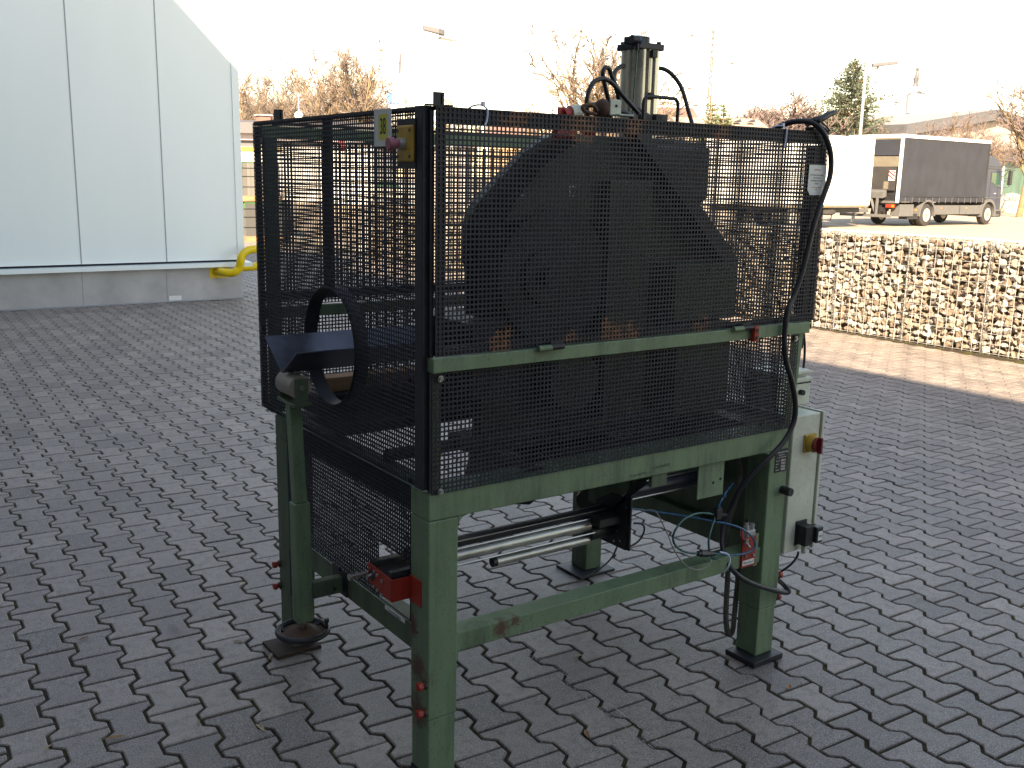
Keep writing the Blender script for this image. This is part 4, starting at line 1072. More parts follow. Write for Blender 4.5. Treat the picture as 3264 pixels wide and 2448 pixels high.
def trailer():
    t = thing('box_trailer', TR, 'plain white box trailer hitched behind the dark truck', 'trailer', rot=(0, 0, TYAW))
    def B(mb, n, m, **k): return mb.build(n, m, t, local=True, **k)
    B(MB().box(-9.1, -1.93, .0, 2.5, .88, 3.50), 'box_body', M['white_paint'], bevel=.03)
    B(MB().box(-9.0, -2.0, .02, 2.48, .80, .875), 'floor_frame', M['door_beige'])
    B(MB().box(-9.0, -2.2, .30, .50, .62, .80).box(-9.0, -2.2, 2.0, 2.2, .62, .80), 'chassis', M['truck_black'])
    B(MB().bar((-3.6, 1.25, .62), (-.2, 1.25, .62), .18, .14).bar((-3.4, .35, .66), (-1.6, 1.15, .66), .12, .12).bar((-3.4, 2.15, .66), (-1.6, 1.35, .66), .12, .12), 'drawbar', M['truck_grey'])
    for x in (-5.65, -6.75):
        wheel(t, x, .06, .40, .40, .26); wheel(t, x, 2.2, .40, .40, .26)
    B(MB().box(-6.25, -5.05, .03, .09, .70, .86).box(-5.12, -5.04, .03, .3, .30, .80), 'mudguard', M['truck_black'])
    s = MB().lathe((-4.55, .25, .52), (0, 0, 1), [(0, .30), (.05, .40), (.17, .40), (.2, .3)], 24)
    B(s, 'spare_wheel', M['tyre'], smooth=40)
    B(MB().tube([(-5.0, .2, .84), (-4.9, .2, .30), (-4.2, .2, .30), (-4.1, .2, .84)], .02, 8), 'spare_carrier', M['truck_grey'])
    for x in (-2.6, -4.8): B(MB().box(x, x + .09, -.008, .03, .82, .87), 'side_marker', M['orange'])
trailer()

# ------------------------------------------------------------------ far factory hall with gable, on the right
def P2(px, dep, z=0.0):
    p = at(px, 600, dep); return Vector((p.x, p.y, z))
M['fascia'] = plain('roof_fascia', (.10, .10, .11), .6, .1, .1, .5)
M['beige'] = plain('rendered_wall', (.36, .31, .265), .9, 0, .08, .6)
M['silo'] = plain('silo_steel', (.34, .35, .37), .5, .2, .08, .6)
M['roof_light'] = plain('bright_roof_sheet', (.60, .56, .54), .6, 0, .08, .6)
M['green_glazing'] = plain('green_glazing', (.055, .115, .095), .25, 0, .35, .8, 0, 60, (1, 1, .3))
M['white_frame'] = plain('white_frame', (.6, .6, .6), .5, 0, .05, 2)
M['brown'] = plain('brown_wall', (.20, .12, .10), .8, 0, .2, .7)
K = P2(2859, 91.6); A = P2(3143, 100.0)
gd = (A - K); gd.z = 0; hwid = gd.length; gd.normalize()
nd = Vector((-gd.y, gd.x, 0))             # runs away along the ridge
def far_hall():
    t = thing('gable_hall', K, 'long factory hall with shallow gable roof and dark fascia behind the truck', 'factory hall')
    he, ha, Lr = 7.0, 9.1, 62.0
    K2 = K + gd * 2 * hwid
    def pr(pts, vec, n, m, par=t): return MB().prism(pts, vec).build(n, m, par)
    up = lambda p, z: Vector((p.x, p.y, z))
    pr([up(K, 0), up(K2, 0), up(K2, he - .3), up(A, ha - .5), up(K, he - .3)], nd * .3, 'gable_wall', M['beige'])
    pr([up(K, 0), up(K, he - .3), up(K + gd * .3, he - .3), up(K + gd * .3, 0)], nd * Lr, 'side_wall', M['brown'])
    q = K - gd * .35 - nd * .5; a_ = A - nd * .5; q2 = K2 + gd * .35 - nd * .5
    rf_ = plain('hall_roof_sheet', (.25, .24, .235), .8, 0, .1, .4)
    pr([up(q, he), up(a_, ha), up(a_, ha - .12), up(q, he - .12)], nd * (Lr + 1), 'roof', rf_)
    pr([up(a_, ha), up(q2, he), up(q2, he - .12), up(a_, ha - .12)], nd * (Lr + 1), 'roof', rf_)
    pr([up(q, he + .03), up(a_, ha + .03), up(q2, he + .03), up(q2, he - .95), up(a_, ha - .95), up(q, he - .95)], nd * -.12, 'gable_fascia', M['fascia'])
    e_ = pr([up(q, he - 1.0), up(a_, ha - 1.0), up(a_, ha - 1.1), up(q, he - 1.1)], nd * -.14, 'fascia_edge', M['truck_black'])
    pr([up(q, he + .02), up(q, he - .85), up(q - gd * .1, he - .85), up(q - gd * .1, he + .02)], nd * (Lr + 1), 'eaves_fascia', M['fascia'])
    # low flat front bay with glazing
    f0 = K + gd * 2.5 - nd * .3; f1 = K2 + gd * 8 - nd * .3
    pr([up(f0, 5.25), up(f1, 5.05), up(f1, 4.25), up(f0, 4.25)], nd * -.9, 'bay_fascia', M['fascia'])
    pr([up(f0, 0), up(f1, 0), up(f1, .95), up(f0, .95)], nd * -.4, 'bay_base', M['roof_light'])
    pr([up(f0, .95), up(f1, .95), up(f1, 4.25), up(f0, 4.25)], nd * -.2, 'glazing', M['green_glazing'])
    w = (f1 - f0).length; i = 0; x = 0
    while x < w:
        b_ = f0 + gd * x
        pr([up(b_, .95), up(b_ + gd * .14, .95), up(b_ + gd * .14, 4.25), up(b_, 4.25)], nd * -.30, 'mullion', M['white_frame']); x += 4.6
    # flue pipe on the ridge
    fl = A + gd * -1.4 + nd * 8
    MB().cyl(up(fl, 8.4), up(fl, 11.6), .26, n=14).build('flue_pipe', M['roof_light'], t, smooth=40)
    MB().cyl(up(fl, 11.6), up(fl, 11.9), .26, .15, n=14).cyl(up(fl, 11.9), up(fl, 12.5), .15, .26, n=14).build('flue_cowl', M['fascia'], t, smooth=40)
far_hall()

def silo():
    d = 125.0; b = P2(2893, d); s = d / FPX
    t = thing('silo_tower', b, 'white cylindrical silo with railed platform and tall exhaust stack behind the hall', 'silo')
    zt = 1.66 + (hz(2893) - 318) * s
    MB().cyl((b.x, b.y, 0), (b.x, b.y, zt), 1.15, n=30).build('tank', M['silo'], t, smooth=40)
    MB().cyl((b.x, b.y, zt - .0), (b.x, b.y, zt + .5), 1.16, .25, n=30).build('tank_top', M['fascia'], t, smooth=40)
    zr = zt + 1.9
    rl = MB()
    for z in (zt + .25, zt + .8, zt + 1.35, zr):
        rl.tube([(b.x + 1.3 * math.cos(a), b.y + 1.3 * math.sin(a), z) for a in [2 * math.pi * i / 24 for i in range(25)]], .025, 5, cap=False)
    for i in range(12):
        a = 2 * math.pi * i / 12; rl.cyl((b.x + 1.3 * math.cos(a), b.y + 1.3 * math.sin(a), zt), (b.x + 1.3 * math.cos(a), b.y + 1.3 * math.sin(a), zr), .022, n=5)
    rl.build('railing', M['alu'], t)
    pl_ = MB(); c = b - Vector((CR.x, CR.y, 0)) * 1.35
    pl_.cyl((c.x, c.y, zt - 4.5), (c.x, c.y, zt + 1.2), .03, n=5).cyl((c.x + .3, c.y - .2, zt - 4.5), (c.x + .3, c.y - .2, zt + 1.2), .03, n=5)
    for i in range(18): pl_.cyl((c.x, c.y, zt - 4.4 + i * .3), (c.x + .3, c.y - .2, zt - 4.4 + i * .3), .015, n=4)
    pl_.build('ladder', M['fascia'], t)
    zs = 1.66 + (hz(2885) - 240) * s
    MB().cyl((b.x - .3, b.y, zt), (b.x - .3, b.y, zs - .9), .26, n=14).cyl((b.x - .3, b.y, zs - .9), (b.x - .3, b.y, zs - .4), .26, .16, n=14).cyl((b.x - .3, b.y, zs - .4), (b.x - .36, b.y, zs), .16, .22, n=14).build('exhaust_stack', M['fascia'], t, smooth=40)
silo()

def lamp(px, dep, ytop, label, yaw, zb=0.0, arm=1.6):
    b = P2(px, dep); s = dep / FPX; zt = 1.66 + (hz(px) - ytop) * s
    t = thing('street_lamp', b, label, 'street lamp')
    MB().cyl((b.x, b.y, 0), (b.x, b.y, zt), .085, .055, n=14).build('pole', M['alu'], t, smooth=40)
    d = Vector((math.cos(yaw), math.sin(yaw), 0)); o_ = Vector((b.x, b.y, zt))
    MB().bar(o_ - d * .08, o_ + d * .5 + Vector((0, 0, .10)), .06, .06).build('arm', M['brown'], t)
    c = o_ + d * (.25 + arm / 2) + Vector((0, 0, .16)); side = Vector((-d.y, d.x, 0))
    hd_ = MB().prism([c - d * arm / 2 - side * .10 + Vector((0, 0, -.02)), c - d * arm / 4 - side * .20, c + d * arm / 2 - side * .17 + Vector((0, 0, .10)), c + d * arm / 2 + side * .17 + Vector((0, 0, .10)), c - d * arm / 4 + side * .20, c - d * arm / 2 + side * .10 + Vector((0, 0, -.02))], (0, 0, .16)).build('lamp_head', M['fascia'], t, bevel=.03)
    MB().prism([c - d * arm / 4 - side * .15, c + d * arm * .45 - side * .14 + Vector((0, 0, .09)), c + d * arm * .45 + side * .14 + Vector((0, 0, .09)), c - d * arm / 4 + side * .15], (0, 0, -.10)).build('lamp_glass', M['white_frame'], hd_)
lamp(2727, 46.0, 246, 'grey street lamp standing beside the conifer behind the white trailer', math.atan2(CR.y, CR.x), arm=1.1)
lamp(1442, 30.0, 160, 'tall grey street lamp with drooping head above the cage left corner', math.atan2(-CR.y, -CR.x), arm=.62)

def masts():
    px, d = 2245, 150.0; b = P2(px, d); s = d / FPX
    t = thing('lattice_mast', b, 'tall thin lattice antenna mast with three side arms behind the cage', 'mast')
    zt = 1.66 + (hz(px) - 125) * s; m = MB(); ww = .75
    def wd(z): return ww * (1 - z / zt * .72)
    zs = [i * zt / 26 for i in range(27)]
    side = Vector((CR.x, CR.y, 0)).normalized(); fw = FH
    for sx in (-1, 1):
        for sy in (-1, 1):
            m.tube([b + side * sx * wd(z) / 1.0 * .5 + fw * sy * wd(z) * .5 + Vector((0, 0, z)) for z in (0, zt)], .06, 5)
    for i in range(26):
        z0, z1 = zs[i], zs[i + 1]; q = 1 if i % 2 else -1
        for sy in (-1, 1): m.bar(b + side * q * wd(z0) * .5 + fw * sy * wd(z0) * .5 + Vector((0, 0, z0)), b - side * q * wd(z1) * .5 + fw * sy * wd(z1) * .5 + Vector((0, 0, z1)), .07, .07)
    m.build('lattice', M['brown'], t)
    MB().cyl(b + Vector((0, 0, zt)), b + Vector((0, 0, zt + 2.8)), .05, n=6).build('aerial', M['fascia'], t)
    for z, q in ((zt - .9, -1), (zt - 4.6, 1), (zt - 8.2, -1)):
        p0 = b + Vector((0, 0, z)); p1 = p0 + side * q * 3.0
        MB().bar(p0, p1, .10, .10).box(p1.x - .25, p1.x + .25, p1.y - .15, p1.y + .15, z - .25, z + .05).build('side_arm', M['brown'], t)
    px, d = 1275, 110.0; b = P2(px, d); s = d / FPX; zt = 1.66 + (hz(px) - 150) * s
    t = thing('antenna_pole', b, 'slim antenna pole with small panels above the bare trees', 'mast')
    MB().cyl(b, b + Vector((0, 0, zt)), .06, n=8).build('pole', M['roof_light'], t)
    MB().cyl(b + Vector((0, 0, zt - 3.6)), b + Vector((.1, 0, zt - 1.6)), .14, n=8).build('panel', M['fascia'], t)
    MB().bar(b + Vector((0, 0, zt - 5.0)), b - side * 3.2 + Vector((0, 0, zt - 5.2)), .07, .07).build('side_arm', M['brown'], t)
masts()

def pylon():
    px, d = 1250, 85.0; b = P2(px, d); s = d / FPX
    t = thing('pylon_sign', b, 'white fuel station pylon sign with faint oval lettering over a blue panel', 'sign')
    z = lambda y: 1.66 + (hz(px) - y) * s
    side = Vector((CR.x, CR.y, 0)).normalized()
    def pan(y0, y1, x0, x1, n, m, off=0.0, par=t, th=.25):
        a = b + side * (x0 - px) * s - FH * off; c = b + side * (x1 - px) * s - FH * off
        return MB().prism([(a.x, a.y, z(y1)), (c.x, c.y, z(y1)), (c.x, c.y, z(y0)), (a.x, a.y, z(y0))], FH * th).build(n, m, par)
    pan(262, 306, 1225, 1279, 'sign_board', M['white_paint'])
    pan(308, 345, 1235, 1273, 'blue_panel', plain('sign_blue', (.05, .16, .42), .5))
    pan(345, 600, 1240, 1266, 'sign_base', M['white_paint'])
    ring = [b - FH * .03 + side * (.36 * 1.15 * math.cos(a)) * 1.4 + Vector((0, 0, z(285) + .46 * math.sin(a))) for a in [2 * math.pi * i / 32 for i in range(33)]]
    MB().tube(ring, .012, 4, cap=False).build('oval_outline', M['fascia'], t)
    text('sign_text', 'Esso', M['fascia'], tuple(b - FH * .03 + Vector((0, 0, z(285)))), side, (0, 0, 1), .42, t, ext=.003)
    pan(312, 340, 1252, 1270, 'sign_star', M['white_paint'], .03, t, .02)
pylon()

# ------------------------------------------------------------------ buildings beyond, seen left and through the cage
def low_building():
    d = 60.0; s = d / FPX
    b = P2(700, d); t = thing('low_shop', b, 'low white building with dark flat roof edge and yellow band, left behind the hall', 'building')
    side = Vector((CR.x, CR.y, 0)).normalized(); z = lambda y: 1.66 + (hz(800) - y) * s
    def pan(y0, y1, x0, x1, n, m, off, th):
        a = b + side * (x0 - 700) * s - FH * off; c = b + side * (x1 - 700) * s - FH * off
        return MB().prism([(a.x, a.y, z(y1)), (c.x, c.y, z(y1)), (c.x, c.y, z(y0)), (a.x, a.y, z(y0))], FH * th).build(n, m, t)
    pan(470, 640, 600, 1180, 'wall', M['white_paint'], 0, 8)
    pan(472, 486, 600, 900, 'yellow_band', M['yellow'], .06, .05)
    pan(452, 470, 600, 1180, 'window_band', M['fascia'], .04, .04)
    pan(410, 452, 600, 1190, 'upper_wall', plain('lilac_wall', (.38, .34, .36), .8), .3, 8.3)
    pan(400, 432, 600, 1195, 'roof_fascia', M['fascia'], .8, 9.2)
    a = b - side * 3 - FH * .8; e = b + side * (495) * s - FH * .8
    MB().prism([(a.x, a.y, z(400)), (e.x, e.y, z(400)), (e.x + FH.x * 5, e.y + FH.y * 5, z(380)), (a.x + FH.x * 5, a.y + FH.y * 5, z(380))], FH * 4.5).build('roof', plain('dark_roof', (.10, .085, .095), .8, 0, .1, 1), t)
    ch = MB(); c = P2(846, d + 3)
    ch.box(c.x - .35, c.x + .35, c.y - .3, c.y + .3, z(392), z(368)); ch.build('chimney', M['brown'], t)
    MB().box(c.x - .45, c.x + .45, c.y - .4, c.y + .4, z(369), z(366)).build('chimney_cap', M['roof_light'], t)
    sd_ = P2(958, d + 2)
    MB().lathe((sd_.x, sd_.y, z(368)), (-.6, -.7, .3), [(0, .04), (.02, .14), (.04, .20), (.06, .24)], 20).build('satellite_dish', M['white_paint'], t, smooth=40)
    MB().cyl((sd_.x, sd_.y, z(385)), (sd_.x, sd_.y, z(300)), .03, n=8).build('aerial_pole', M['alu'], t)
low_building()
def pink_house():
    d = 78.0; s = d / FPX
    def house(px0, px1, ye, yr, dd, label, wall, roof, yb=640):
        b = P2((px0 + px1) / 2, dd); t = thing('house', b, label, 'house')
        side = Vector((CR.x, CR.y, 0)).normalized(); ss = dd / FPX; w = (px1 - px0) * ss
        ze = 1.66 + (hz(px0) - ye) * ss; zr = 1.66 + (hz(px0) - yr) * ss
        a = b - side * w / 2; c = b + side * w / 2
        MB().prism([(a.x, a.y, 0), (c.x, c.y, 0), (c.x, c.y, ze), (a.x, a.y, ze)], FH * 9).build('wall', wall, t)
        a1 = a - side * .5 - FH * .5; c1 = c + side * .5 - FH * .5
        r_ = MB().prism([(a1.x, a1.y, ze), (a1.x + FH.x * 5, a1.y + FH.y * 5, zr), (a1.x + FH.x * 10, a1.y + FH.y * 10, ze)], c1 - a1).build('roof', roof, t)
        return t, a, c, side, ze, zr, ss
    t, a, c, side, ze, zr, ss = house(2180, 2420, 420, 374, 78.0, 'low house with pale gravel coloured roof and small dormer vents', M['beige'], plain('gravel_roof', (.36, .28, .21), .95, 0, .3, 3))
    for px in (2296, 2342, 2386):
        p = at(px, 388, 79.5); MB().prism([p, p + side * .55, p + side * .45 + Vector((0, 0, .22))], FH * .8).build('roof_vent', M['truck_black'], t)
    house(2060, 2200, 385, 345, 120.0, 'distant pale house with brown roof half hidden by bare branches', M['roof_light'], M['brown'])
    house(1290, 1480, 470, 430, 70.0, 'grey roofed workshop seen through the front mesh', plain('workshop_wall', (.30, .27, .26), .9), M['fascia'])
    house(1560, 1700, 450, 400, 90.0, 'orange walled shed seen faintly through the cage mesh', plain('orange_wall', (.34, .24, .16), .9), M['brown'])
pink_house()

def pallets():
    stone = NT('stacked_paver'); br = stone.n('ShaderNodeTexBrick'); br.inputs['Scale'].default_value = 5
    br.inputs['Color1'].default_value = (.17, .165, .155, 1); br.inputs['Color2'].default_value = (.12, .118, .11, 1); br.inputs['Mortar'].default_value = (.08, .08, .08, 1)
    stone.l(stone.coord(), br.inputs['Vector']); stone.base(br.outputs['Color']); stone.rough(.9); stone = stone.m
    gn = plain('green_wrap', (.07, .20, .07), .5); fo = plain('clear_wrap', (.5, .56, .58), .3)
    def stack(px, dep, z0, label, g):
        p = P2(px, dep); t = thing('stone_pallet', (p.x, p.y, z0), label, 'pallet of stones', g)
        x0, x1, y0, y1 = p.x - .5, p.x + .5, p.y - .6, p.y + .6
        w = MB()
        for yy in (y0, p.y - .07, y1 - .14): w.box(x0, x1, yy, yy + .14, z0 + .02, z0 + .11)
        w.build('pallet_block', M['wood'], t)
        MB().box(x0, x1, y0, y1, z0 + .11, z0 + .135).box(x0, x1, y0, y1, z0, z0 + .02).build('pallet_deck', M['wood'], t)
        MB().box(x0 + .03, x1 - .03, y0 + .03, y1 - .03, z0 + .136, z0 + .93).build('stone_stack', stone, t)
        MB().box(x0 + .02, x1 - .02, y0 + .02, y1 - .02, z0 + .931, z0 + .955).box(x0 + .014, x0 + .028, y0 + .02, y1 - .02, z0 + .80, z0 + .93).build('wrap_cover', gn, t)
        s_ = MB()
        for zz in (.35, .6, .8): s_.box(x0 + .012, x1 - .012, y0 + .012, y1 - .012, z0 + zz, z0 + zz + .008)
        s_.build('strap', M['truck_black'], t)
    g = 'pallets of paving stones behind the hall corner'
    stack(812, 25.5, 0, 'lower pallet of grey paving stones beside the clad hall corner', g)
    stack(806, 25.5, .98, 'upper pallet of grey paving stones with green wrap, stacked on another by the hall corner', g)
    stack(850, 28.0, 0, 'pallet of grey paving stones half hidden behind the cage left edge', g)
pallets()

def far_vehicles():
    # a blue car and a few coloured things glimpsed through the mesh
    def car(px, dep, label, paint, yaw):
        p = P2(px, dep, -.006); t = thing('parked_car', p, label, 'car', 'cars glimpsed through the mesh', rot=(0, 0, yaw))
        prof = [(0, .35), (.05, .75), (.35, .92), (.95, .98), (1.45, 1.42), (2.9, 1.45), (3.55, 1.0), (4.15, .86), (4.25, .5), (4.2, .3)]
        b = MB().prism([(x - 2.1, -.85, z) for x, z in prof], (0, 1.7, 0)).build('body', paint, t, local=True, bevel=.06)
        MB().prism([(x - 2.1, -.858, z) for x, z in [(1.1, 1.0), (1.5, 1.36), (2.8, 1.38), (3.3, 1.02)]], (0, 1.716, 0)).build('side_window', M['glass'], b, local=True)
        for x in (-1.3, 1.3):
            for y in (-.88, .66): wheel(t, x, y, .31, .31, .22)
        MB().box(-2.12, -2.06, -.8, -.5, .62, .76).box(-2.12, -2.06, .5, .8, .62, .76).build('tail_light', M['red'], b, local=True)
    car(1130, 75.0, 'blue parked car seen through the left mesh panel', plain('car_blue', (.03, .10, .42), .25), 2.1)
    car(1270, 60.0, 'silver parked car behind the blue one, seen through the mesh', plain('car_silver', (.45, .45, .45), .3, .3), 1.9)
    p = at(1100, 450, 36); t = thing('flag_banner', (p.x, p.y, 0), 'small red banner on a pole seen through the left mesh', 'banner')
    MB().cyl((p.x, p.y, 0), (p.x, p.y, p.z + .4), .03, n=8).build('pole', M['alu'], t)
    MB().box(p.x - .02, p.x + .02, p.y, p.y + .55, p.z - .35, p.z + .35).build('banner_cloth', plain('banner_red', (.55, .02, .02), .7), t)
far_vehicles()

def mound():
    p = P2(3215, 68.0); rnd = random.Random(3); bm = bmesh.new()
    bmesh.ops.create_icosphere(bm, subdivisions=4, radius=1)
    for v in bm.verts:
        a = v.co.copy()
        k = 1 + .12 * math.sin(a.x * 5 + 1) * math.cos(a.y * 4) + .06 * math.sin(a.z * 11 + a.x * 9)
        v.co = Vector((a.x * 2.6 * k, a.y * 1.6 * k, max(-.02, a.z) * 1.25 * k))
    me = bpy.data.meshes.new('tarp_mound'); bm.to_mesh(me); bm.free(); me.shade_smooth()
    me.materials.append(plain('pale_tarpaulin', (.42, .38, .31), .7, 0, .2, 1.2, .5, 4))
    o = bpy.data.objects.new('tarp_mound', me); o.location = p; col.objects.link(o)
    tag(o, 'low heap under a pale tarpaulin beside the truck cab', 'tarp heap')
mound()

# ------------------------------------------------------------------ trees
M['bark'] = plain('sunlit_bark', (.20, .14, .075), .9, 0, .3, 2, .3, 12)
M['twig'] = plain('pink_brown_twig', (.165, .122, .114), .9, 0, .3, .7)
M['twig_tan'] = plain('tan_twig', (.185, .142, .118), .9, 0, .3, .7)
M['needle'] = plain('blue_green_needles', (.080, .105, .072), .9, 0, .45, .8)
M['needle2'] = plain('green_needles', (.045, .10, .045), .9, 0, .45, .8)
def tree_mesh(seed, H, spread=.55, nmain=5, nsub=7, ntw=6, thick=.16, twl=.9, up=.55, low=.25):
    """bare tree: trunk and boughs in one mesh, twigs in a second"""
    rnd = random.Random(seed); tk = MB(); tw = MB()
    def seg(mb, pts, r0, r1, n): mb.tube(pts, r0, n, r1, cap=False)
    def grow(p, d, ln, steps, wob, upw):
        pts = [p.copy()]; q = p.copy(); dd = d.normalized()
        for _ in range(steps):
            dd = (dd + Vector((rnd.gauss(0, wob), rnd.gauss(0, wob), rnd.gauss(0, wob) + upw))).normalized()
            q = q + dd * (ln / steps); pts.append(q.copy())
        return pts, dd
    th = H * rnd.uniform(low, low + .1)
    pts, d = grow(Vector((0, 0, 0)), Vector((rnd.gauss(0, .05), rnd.gauss(0, .05), 1)), th, 4, .05, .1)
    seg(tk, pts, thick, thick * .75, 9)
    for i in range(nmain):
        a = 2 * math.pi * (i + rnd.random() * .6) / nmain
        st = pts[-1] if i else pts[-1]
        if rnd.random() < .5: st = pts[rnd.randint(2, 4)]
        el = rnd.uniform(up, 1.45)
        dv = Vector((math.cos(a) * math.cos(el), math.sin(a) * math.cos(el), math.sin(el)))
        ln = (H - st.z) * rnd.uniform(.75, 1.0) * (1.0 if el > 1 else .85)
        p1, _ = grow(st, dv, ln, 8, .10, .05)
        seg(tk, p1, thick * .55, thick * .10, 6)
        for j in range(nsub):
            k = rnd.randint(1, 7); s = p1[k]; base = (p1[k] - p1[k - 1]).normalized()
            side = Vector((rnd.gauss(0, 1), rnd.gauss(0, 1), rnd.gauss(.2, .6))).normalized()
            p2, _ = grow(s, base + side * rnd.uniform(.5, .95), ln * rnd.uniform(.22, .48) * spread * 1.8, 6, .16, .05)
            seg(tk, p2, thick * .22, thick * .07, 4)
            for m in range(ntw):
                k2 = rnd.randint(1, 6); s2 = p2[k2]; b2 = (p2[k2] - p2[k2 - 1]).normalized()
                side = Vector((rnd.gauss(0, 1), rnd.gauss(0, 1), rnd.gauss(.2, .7))).normalized()
                p3, _ = grow(s2, b2 + side * .9, twl * rnd.uniform(.5, 1.3), 4, .2, .03)
                seg(tw, p3, thick * .13, thick * .07, 3)
                for q in range(5):
                    k3 = rnd.randint(1, 3)
                    side = Vector((rnd.gauss(0, 1), rnd.gauss(0, 1), rnd.gauss(.2, .7))).normalized()
                    p4, _ = grow(p3[k3], (p3[k3] - p3[k3 - 1]).normalized() + side, twl * rnd.uniform(.25, .6), 2, .2, 0)
                    seg(tw, p4, thick * .09, thick * .055, 3)
    return tk, tw
def make_tree(name, seed, label, cat='tree', group=None, bark='bark', twig='twig', **kw):
    tk, tw = tree_mesh(seed, **kw)
    t = thing(name, (0, 0, 0), label, cat, group)
    tk.build('trunk', M[bark], t, local=True, fix=False, smooth=60); tw.build('crown', M[twig], t, local=True, fix=False)
    return t
GW = 'bare trees in the wood on the left'
protoA = make_tree('bare_tree', 1, '', group=GW, H=10.5, nmain=7, nsub=9, ntw=8, thick=.20, twl=1.3)
protoB = make_tree('bare_tree', 2, '', group=GW, H=11.5, nmain=6, nsub=9, ntw=7, thick=.30, twl=1.3, up=.9, twig='twig_tan')
protoC = make_tree('bare_tree', 3, '', group=GW, H=9, nmain=9, nsub=10, ntw=9, thick=.16, twl=1.2, up=.5, low=.1, twig='twig_tan')
used = set()
def place(proto, px, dep, ytop, label, group=None, rot=0.0, wide=1.0):
    o = proto if proto.name not in used else copy_tree(proto)
    used.add(proto.name)
    s = dep / FPX; H = 1.66 + (hz(px) - ytop) * s
    top = max(max(v.co.z for v in ch.data.vertices) for ch in proto.children)
    p = P2(px, dep, -.02); o.location = p; k = H / top
    o.scale = (k * wide, k * wide, k); o.rotation_euler = (0, 0, rot)
    o['label'] = label
    if group: o['group'] = group
    return o
trees = [
 (protoC, 770, 75, 225, 'dense pinkish bare tree beside the clad hall corner', 0.3, 1.1),
 (protoC, 830, 82, 215, 'tangled bare tree above the dark shop roof', 2.0, 1.1),
 (protoA, 890, 86, 222, 'bushy bare tree left of the satellite dish pole', 1.1, 1.0),
 (protoC, 945, 78, 235, 'rusty brown bare tree right behind the satellite dish', 4.0, 1.1),
 (protoB, 1040, 70, 172, 'slender bare tree with yellowish forked trunk, left of the tallest', 0.5, .8),
 (protoA, 1085, 80, 165, 'bare tree with a pinkish crown beside the tallest one', 3.0, .8),
 (protoB, 1150, 68, 132, 'tallest bare tree of the wood, with long upright boughs', 2.2, .8),
 (protoC, 1110, 90, 250, 'low dense bare thicket tree between the tall ones', 5.0, 1.2),
 (protoA, 1215, 84, 240, 'low bare tree leaning towards the fuel sign', 1.0, .9),
 (protoC, 1000, 92, 250, 'broad bare tree in the back row of the wood', 2.9, 1.3),
 (protoC, 1430, 95, 292, 'small bare tree just behind the cage corner lug', .8, .9),
]
for pr_, px, dep, yt, lab, ro, wd_ in trees: place(pr_, px, dep, yt, lab, GW, ro, wd_)
big = make_tree('bare_tree', 21, 'large near bare tree behind the press cylinder', H=9, nmain=10, nsub=13, ntw=8, thick=.26, twl=1.1, up=.55, low=.12, spread=.7, twig='twig_tan')
place(big, 1890, 36, 82, 'large wide bare tree with golden lit boughs behind the press cylinder', None, 0.4, 1.02)
bush = make_tree('bare_bush', 31, '', cat='bush', group='reddish bare bushes above the house roof', H=5, nmain=18, nsub=13, ntw=11, thick=.22, twl=1.0, up=.5, low=.05)
place(bush, 2425, 88, 292, 'round reddish bare bush, taller of the pair above the house roof', None, .5, 1.5)
place(bush, 2520, 92, 330, 'lower reddish bare bush, nearer the conifer', None, 2.5, 1.6)
place(bush, 2600, 98, 345, 'faint bare bush at the conifer foot', None, 4.5, 1.3)
hb = make_tree('bare_shrub', 41, '', cat='shrub', group='thin bare shrubs along the factory hall', H=5.5, nmain=12, nsub=6, ntw=5, thick=.13, twl=.9, up=.95, low=.04)
for px, dep, yt, lab, ro in ((2790, 80, 395, 'thin bare shrub in front of the hall eaves, leftmost', 0), (2930, 76, 380, 'thin bare shrub in front of the fascia corner', 1), (3010, 74, 345, 'bare shrub whose twigs fan over the truck roof middle', 2), (3070, 75, 352, 'bare shrub rising over the front half of the truck roof', 3), (3125, 82, 372, 'thin bare shrub behind the truck cab', 4), (2870, 84, 420, 'low bare shrub behind the trailer gap', 5.2)):
    place(hb, px, dep, yt, lab, None, ro, 1.1)
rt = make_tree('bare_tree', 53, '', H=9, nmain=7, nsub=9, ntw=6, thick=.22, twl=1.0, up=.7, low=.3)
place(rt, 3258, 60, 205, 'bare tree with a sunlit leaning trunk at the right edge', None, 1.3, .9)
place(rt, 3345, 72, 230, 'second bare tree just beyond the right edge', None, 4.0, .9)

